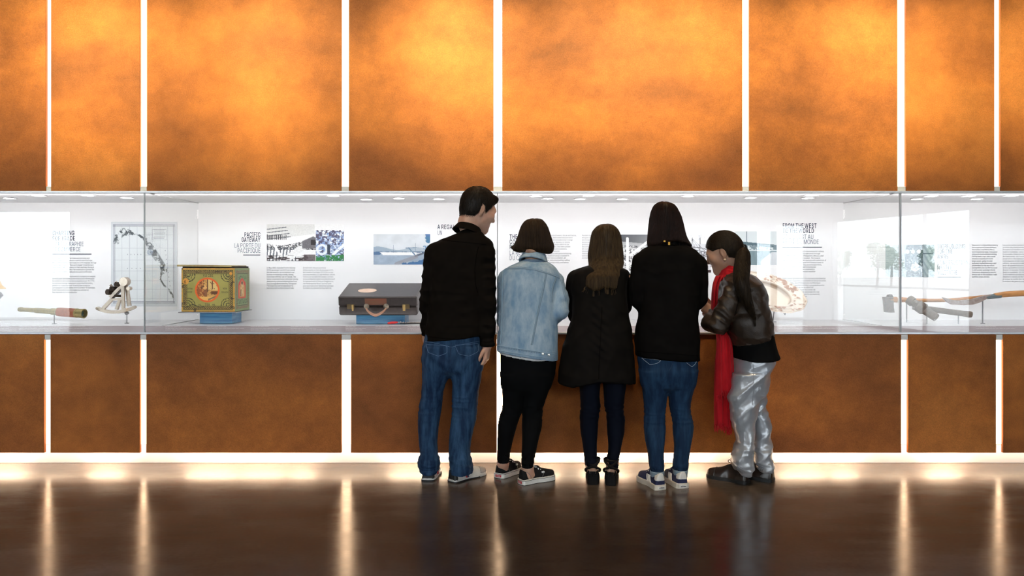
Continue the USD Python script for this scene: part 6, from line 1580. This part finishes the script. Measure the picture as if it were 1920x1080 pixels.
# ================= the woman in the leather jacket and red scarf
def build_scarf():
    FE = [reach(1403, 907, 1340, 895.5, .265), reach(1450, 903, 1390, 892, .265)]
    C = P3(1356, 474, 4.71); Rm = rotm(-66, 20); s = .98
    d = joints(pel=P3(1413, 672, 4.70), chest=P3(1398, 570, 4.705), nb=P3(1377, 517, 4.71), shL=P3(1374, 545, 4.585), shR=P3(1378, 545, 4.83), elL=P3(1346, 612, 4.565), elR=P3(1352, 612, 4.86), wrL=P3(1339, 586, 4.70), wrR=P3(1343, 588, 4.83),
               hipL=P3(1408, 690, 4.64), hipR=P3(1416, 690, 4.75), knL=P3(1398, 790, 4.645), knR=P3(1428, 785, 4.73), anL=P3(1394, 880, 4.65), anR=P3(1432, 874, 4.695), **foot('L', FE[0]), **foot('R', FE[1]))
    HB = hair_mat('dark_hair', (.0125, .0075, .0045), (.042, .026, .013))
    t = person('woman in brown leather jacket, red scarf and silvery trousers facing left', d, (C, Rm, s), SKIN_T, [(d['wrL'], (-.42, .72, .30), (.6, .5, -.3), -1, (30, 45, 30), .92), (d['wrR'], (-.45, .35, .55), (.3, -.6, -.4), 1, (30, 45, 30), .92)], brow=HB)
    def W(p): return C + s * (Rm @ np.asarray(p, float))
    # hair drawn back into a ponytail
    cap = union([ell((0, -.014, .032), (.084, .108, .104)), ell((0, -.060, .004), (.070, .062, .075))], .03)
    def hf(P):
        a = cap(P)
        line = np.interp(P[:, 1], [-.12, -.07, -.035, -.012, .015, .045, .075, .11], [-.078, -.070, -.040, .022, .030, .026, .050, .070])
        a = smax(a, line - P[:, 2], .008)
        return smax(a, -(ell((0, .075, -.015), (.066, .055, .078))(P)), .008)
    hm = skin_of(local(hf, C, Rm, s), C - .17, C + .18, .0046, lambda V, N: .0022 * FB((V - C) @ Rm, (60, 12, 45), 81), 1)
    h = obj('hair', hm, HB, t, smooth=True)
    tie = W((0, -.128, -.030))
    strands(h, hm, HB, C, 4200, 16, .0105, 82, pull=lambda p: (tie - p) / np.linalg.norm(tie - p, axis=1, keepdims=True), radial=0, jitter=.10)
    ybk = 4.56
    pp = [tie + (-.01, 0, 0), tie * .35 + P3(1391, 487, ybk + .02) * .65, P3(1391, 505, ybk - .005), P3(1390, 528, 4.505), P3(1396, 552, 4.490), P3(1405, 575, 4.492), P3(1415, 598, 4.505)]
    pc = spl(pp, 26); pr_ = np.interp(np.linspace(0, 1, 26), [0, .12, .35, .6, .8, 1], [.020, .040, .045, .040, .027, .006])
    pf = chain(list(pc), list(pr_))
    pm = skin_of(pf, pc.min(0) - .06, pc.max(0) + .06, .005, lambda V, N: .005 * FB(V, (70, 60, 9), 83), 1)
    pt = obj('ponytail', pm, HB, t, smooth=True)
    strands(pt, pm, HB, P3(1385, 475, ybk), 1800, 26, .015, 84, pull=(.10, 0, -1), radial=0, jitter=.09, lift=.002, start=lambda V: V[:, 2] > PZ(505, ybk))
    obj('hair_tie', tube([tie + .030 * np.array([.45 * math.cos(a), .3 * math.cos(a), math.sin(a)]) for a in np.linspace(0, 2 * np.pi, 20)], .006, 8, cap=False), mat('black_band', (.01, .01, .01), .6), t)
    obj('earring', trimesh.creation.icosphere(2, .0085).apply_translation(W((-.080, -.006, -.050))), mat('gold_pearl', (.85, .62, .42), .25, metal=.5), t, label='round gold earring')
    # leather jacket
    rows = [(512, 1360, 1398, 4.705, .10), (518, 1354, 1411, 4.705, .145), (528, 1349, 1422, 4.705, .175), (540, 1347, 1429.5, 4.705, .186), (555, 1347, 1435, 4.705, .19), (580, 1350, 1440, 4.705, .19), (606, 1355, 1445, 4.702, .185), (625, 1361, 1447, 4.70, .18), (642, 1370, 1448, 4.70, .172), (652, 1374, 1446.5, 4.70, .165)]
    hz = lambda P: np.interp(P[:, 0], [PX(1374, 4.7), PX(1400, 4.7), PX(1447, 4.7)], [PZ(649, 4.62), PZ(648, 4.62), PZ(628, 4.62)])
    lb = loft(rows, 2.3); body = lambda P: smax(lb(P), hz(P) - P[:, 2], .010)
    armL = chain([P3(1377, 543, 4.575), P3(1362, 580, 4.555), P3(1347, 608, 4.56), P3(1331, 605, 4.625), P3(1339, 590, 4.685)], [.062, .062, .064, .053, .040]); armR = chain([P3(1376, 543, 4.835), P3(1362, 580, 4.86), P3(1352, 608, 4.86), P3(1344, 590, 4.832)], [.062, .060, .060, .042])
    GJ = union([body, armL, armR], .025); f = hollow(GJ, hz, .010, .02)
    def wr(V, N):
        a = np.clip((PX(1385, 4.6) - V[:, 0]) / .08, 0, 1)
        return .0085 * (ridge(V, (9, 9, 13), 91) - .6) + .010 * a * (ridge(V @ np.array([[.8, 0, .6], [0, 1, 0], [-.6, 0, .8]]), (7, 7, 22), 92) - .6) + .005 * FB(V, (16, 16, 16), 93) + .002 * FB(V, (45, 45, 45), 94)
    lo, hi = box_of(rows); lo[0] -= .06; jm = garment(f, lo, hi, .0058, wr)
    LEJ = mat('brown_leather', (.022, .0135, .009), .40, spec=.32, vary=(.042, .027, .018), scale=14, detail=5, bump=.0010, bump_scale=160)
    j = obj('jacket', jm, LEJ, t, smooth=True)
    seam(j, 'armhole_seam', jm, [(1389, 540), (1386, 556), (1382, 575), (1377, 592)], .0016, mat('black_seam', (.002, .0016, .0014), .9, spec=.02), 24)
    # black knitted hem below the leather
    rows = [(625, 1372, 1446, 4.70, .165), (640, 1373, 1449, 4.70, .168), (658, 1375, 1454, 4.70, .172), (672, 1376.5, 1459, 4.70, .174), (684, 1377, 1460, 4.70, .174)]
    hz2 = lambda P: np.interp(P[:, 0], [PX(1376, 4.7), PX(1400, 4.7), PX(1425, 4.7), PX(1459, 4.7)], [PZ(674.5, 4.6), PZ(678, 4.6), PZ(678, 4.6), PZ(671.5, 4.65)])
    l2 = loft(rows, 2.3); f = hollow(lambda P: smax(l2(P), hz2(P) - P[:, 2], .004), hz2, .010, .02); lo, hi = box_of(rows)
    obj('knitted_hem', garment(f, lo, hi, .006, lambda V, N: .004 * FB(V, (14, 14, 5), 95)), cloth('black_rib', (.0045, .0042, .0042), (.007, .007, .007), rough=.9, spec=.05, bump=.001, bs=300), t, smooth=True)
    # scarf: collar wrap and two hanging tails
    RD = mat('red_wool', (.62, .010, .016), .8, spec=.2, vary=(.45, .006, .012), scale=20, stretch=(3, 3, .6), bump=.0008, bump_scale=600, extra=dict(sheen_weight=.2, sheen_tint=(1, .3, .3)))
    nb = P3(1370, 507, 4.71); ax = np.array([-.36, .08, 1.0]); ax /= np.linalg.norm(ax)
    def wrap(P):
        q = P - nb; zz = q @ ax; r = q - zz[:, None] * ax
        rr = np.sqrt((r ** 2).sum(1)) - (.068 - .42 * zz)
        return smax(np.abs(rr) - .011, np.abs(zz - .002) - .044, .012)
    sc = thing('scarf', parent=path_of(t))
    obj('neck_wrap', skin_of(wrap, nb - .16, nb + .16, .0048, lambda V, N: .006 * (ridge((V - nb) @ np.array([[1, 0, .3], [0, 1, 0], [-.3, 0, 1]]), (5, 5, 34), 96) - .5), 2), RD, sc, smooth=True, label='red wrap round the neck')
    def tail(path, width, seed, rag):
        """path: (px, py, depth, half width px); a folded cloth band with thickness"""
        p = np.array(path, float); n, m = 90, 36
        tt = np.linspace(0, 1, len(p)); tq = np.linspace(0, 1, n); q = np.stack([PchipInterpolator(tt, p[:, k])(tq) for k in range(4)], 1)
        r = np.random.default_rng(seed); ph = r.uniform(0, 6, 4)
        U = np.linspace(-1, 1, m); V = []
        for i in range(n):
            px = q[i, 0] + U * q[i, 3]; Y = q[i, 2] + .010 * np.sin(U * 5 + ph[0] + i * .02) + .006 * np.sin(U * 11 + ph[1] - i * .03) + .035 * (U ** 2) * .5
            py = q[i, 1] + (rag * np.sin(U * 3 + ph[2]) * (i / n) ** 3)
            V.append(np.stack([PX(px, q[i, 2]), Y, PZ(py, q[i, 2])], 1))
        V = np.array(V); W2 = V + np.array([0, .007, 0]); A = np.vstack([V.reshape(-1, 3), W2.reshape(-1, 3)]); F = []; o = n * m
        for i in range(n - 1):
            for k in range(m - 1):
                a = i * m + k; F += [[a, a + m, a + m + 1], [a, a + m + 1, a + 1], [o + a, o + a + m + 1, o + a + m], [o + a, o + a + 1, o + a + m + 1]]
        for i in range(n - 1):
            for k in (0, m - 1):
                a = i * m + k; q4 = [a, o + a, o + a + m, a + m]; q4 = q4 if k == 0 else q4[::-1]; F += [[q4[0], q4[1], q4[2]], [q4[0], q4[2], q4[3]]]
        for k in range(m - 1):
            for i in (0, n - 1):
                a = i * m + k; q4 = [a, a + 1, o + a + 1, o + a]; q4 = q4 if i == 0 else q4[::-1]; F += [[q4[0], q4[1], q4[2]], [q4[0], q4[2], q4[3]]]
        mm = trimesh.Trimesh(A, np.array(F), process=False)
        tp = obj('tail', mm, RD, sc, smooth=True)
        fr = []
        for k in range(0, m, 1):
            a = V[-1, k]; L = .030 + .02 * r.uniform(); fr.append(tube([a, a + (r.normal() * .004, r.normal() * .004, -L * .5), a + (r.normal() * .008, r.normal() * .005, -L)], [.0024, .0022, .0012], 5))
        obj('fringe', fr, RD, tp, kind='stuff')
    tail([(1351, 517, 4.60, 6), (1343, 540, 4.60, 5), (1341, 575, 4.64, 5), (1350, 612, 4.655, 9), (1360, 640, 4.655, 14), (1361, 690, 4.655, 17), (1362, 738, 4.655, 18)], .1, 3, 5)
    tail([(1362, 630, 4.69, 12), (1358, 680, 4.69, 15), (1357, 740, 4.69, 15.5), (1357, 798, 4.69, 15)], .1, 4, 4)
    # bracelet, pen
    GB = mat('gold_bracelet', (.75, .50, .22), .25, metal=.9)
    for k, (wr_, dr) in enumerate(((d['wrL'], (-.42, .72, .30)), (d['wrR'], (-.45, .35, .55)))):
        dr = np.array(dr) / np.linalg.norm(dr); a1 = np.cross(dr, (0, 0, 1)); a1 /= np.linalg.norm(a1); a2 = np.cross(dr, a1); c0 = wr_ + dr * .006
        obj('bracelet', tube([c0 + .031 * (math.cos(x) * a1 + math.sin(x) * a2) for x in np.linspace(0, 2 * np.pi, 24)], .004, 8, cap=False), GB, t, label='gold bracelet')
    # silvery trousers
    wa = [(660, 1381, 1450, 4.70, .142), (675, 1379, 1451, 4.70, .148), (690, 1377.5, 1446, 4.698, .15), (712, 1375, 1440, 4.695, .142), (735, 1370, 1436.5, 4.69, .125)]
    lg = [(700, 1374, 1432, 4.645, .10), (730, 1369, 1430, 4.645, .098), (752, 1364, 1424, 4.645, .092), (775, 1367, 1419, 4.645, .086), (795, 1373.5, 1415.5, 4.645, .082), (826, 1375.5, 1413, 4.645, .080), (845, 1375, 1412.5, 4.645, .082), (860, 1371.5, 1412, 4.648, .086), (871, 1373, 1411, 4.65, .084), (882, 1384, 1409, 4.652, .075), (890, 1391, 1407, 4.653, .066)]
    rg = [(700, 1388, 1441.5, 4.745, .10), (731, 1390, 1435.5, 4.74, .098), (764, 1394, 1436.5, 4.735, .088), (795, 1408, 1444, 4.725, .080), (821, 1411.5, 1447, 4.715, .079), (845, 1411, 1446, 4.705, .082), (855, 1413, 1446.5, 4.70, .082), (866, 1415.5, 1448.5, 4.695, .082), (876, 1419, 1449, 4.692, .078), (883, 1424, 1448.5, 4.69, .070)]
    GP = trunk(wa, lg, rg, .025); f = hollow(GP, .05, .006, .04)
    def wr(V, N):
        z = V[:, 2]; x = V[:, 0]
        Q = np.stack([x * .75 + z * .66, V[:, 1] * .6, -x * .66 + z * .75], 1)
        bt = np.clip((.30 - z) / .2, 0, 1); md = np.exp(-((z - .50) / .16) ** 2)
        return .015 * (ridge(Q, (3.4, 5, 13), 101) - .62) * (.6 + .5 * md + .5 * bt) + .012 * bt * (ridge(V, (6, 6, 20), 102) - .55) + .009 * FB(Q, (7, 8, 12), 103) + .003 * FB(V, (30, 30, 24), 104)
    lo, hi = box_of(wa, lg, rg); pm = garment(f, lo, hi, .0054, wr)
    SAT = mat('silver_satin', (.47, .475, .49), .30, metal=.35, spec=.6, vary=(.38, .385, .41), scale=10)
    j = obj('trousers', pm, SAT, t, smooth=True)
    SG = mat('grey_thread_line', (.30, .31, .33), .7)
    for pth in ([(1375, 866), (1387, 877), (1398, 883), (1408, 883)], [(1419, 871), (1432, 876), (1447, 876)]): seam(j, 'hem_stitch', pm, pth, .0012, SG, 24)
    seam(j, 'side_seam', pm, [(1412, 682), (1413, 720), (1411, 760)], .0014, SG, 30)
    # brown leather lace-up shoes
    BL = mat('dark_brown_polished_leather', (.022, .012, .008), .28, spec=.6, vary=(.035, .020, .013), scale=20); RB = mat('dark_sole', (.012, .011, .011), .5)
    tops = [(0, .084), (.08, .092), (.20, .094), (.36, .098), (.48, .090), (.62, .070), (.78, .058), (.92, .048), (1, .032)]
    for side, (heel, toe) in zip((-1, 1), FE):
        M, L = shoe_frame(heel, toe); sh = thing('shoe', parent=path_of(t))
        po, (xs, mid, hw) = outline(L, .098, side)
        obj('upper', put_at(shoe_upper(L, .097, side, tops, .014), M), BL, sh, smooth=True)
        obj('sole', put_at(slab(po.buffer(.003), 0, .020, .003), M), RB, sh, smooth=False)
        hc = skin_of(lambda P: np.maximum(shoe_side(P, L, side, .002, .097, tops), np.maximum(P[:, 0] - .075 + 1.2 * np.maximum(P[:, 2] - .035, 0), np.maximum(P[:, 2] - .068, .016 - P[:, 2]))), (-.02, -.07, 0), (.10, .07, .09), .004, None, 1)
        obj('heel_counter', put_at(hc, M), BL, sh, smooth=True)
        tc = skin_of(lambda P: np.maximum(shoe_side(P, L, side, .0018, .097, tops), np.maximum(L * .76 - P[:, 0], .016 - P[:, 2])), (L * .6, -.07, 0), (L + .02, .07, .09), .004, None, 1)
        obj('toe_cap', put_at(tc, M), BL, sh, smooth=True)
        LC = mat('dark_lace', (.015, .012, .010), .7)
        for x in (.40, .46, .52, .58):
            xx = x * L; zz = np.interp(xx, [a * L for a, b in tops], [b for a, b in tops]) + .003; m = np.interp(xx, xs, mid)
            obj('lace', put_at(tube([(xx, m - .022, zz - .009), (xx, m - .009, zz), (xx, m + .009, zz), (xx, m + .022, zz - .009)], [.0032] * 4, 8), M), LC, sh)
        b0 = np.array([L * .40, np.interp(L * .4, xs, mid), .100])
        obj('lace_bow', put_at(tube(spl([b0, b0 + (.012, -.012, .012), b0 + (.022, -.010, .022), b0 + (.026, -.004, .012), b0 + (.012, -.002, .006), b0], 18), .0022, 6), M), LC, sh)
    finish(t, [local(hf, C, Rm, s), GJ, GP], lambda q: np.minimum(-.03 - q[:, 1], q[:, 2] + .045))
build_denim(); build_coat(); build_knit(); build_scarf()
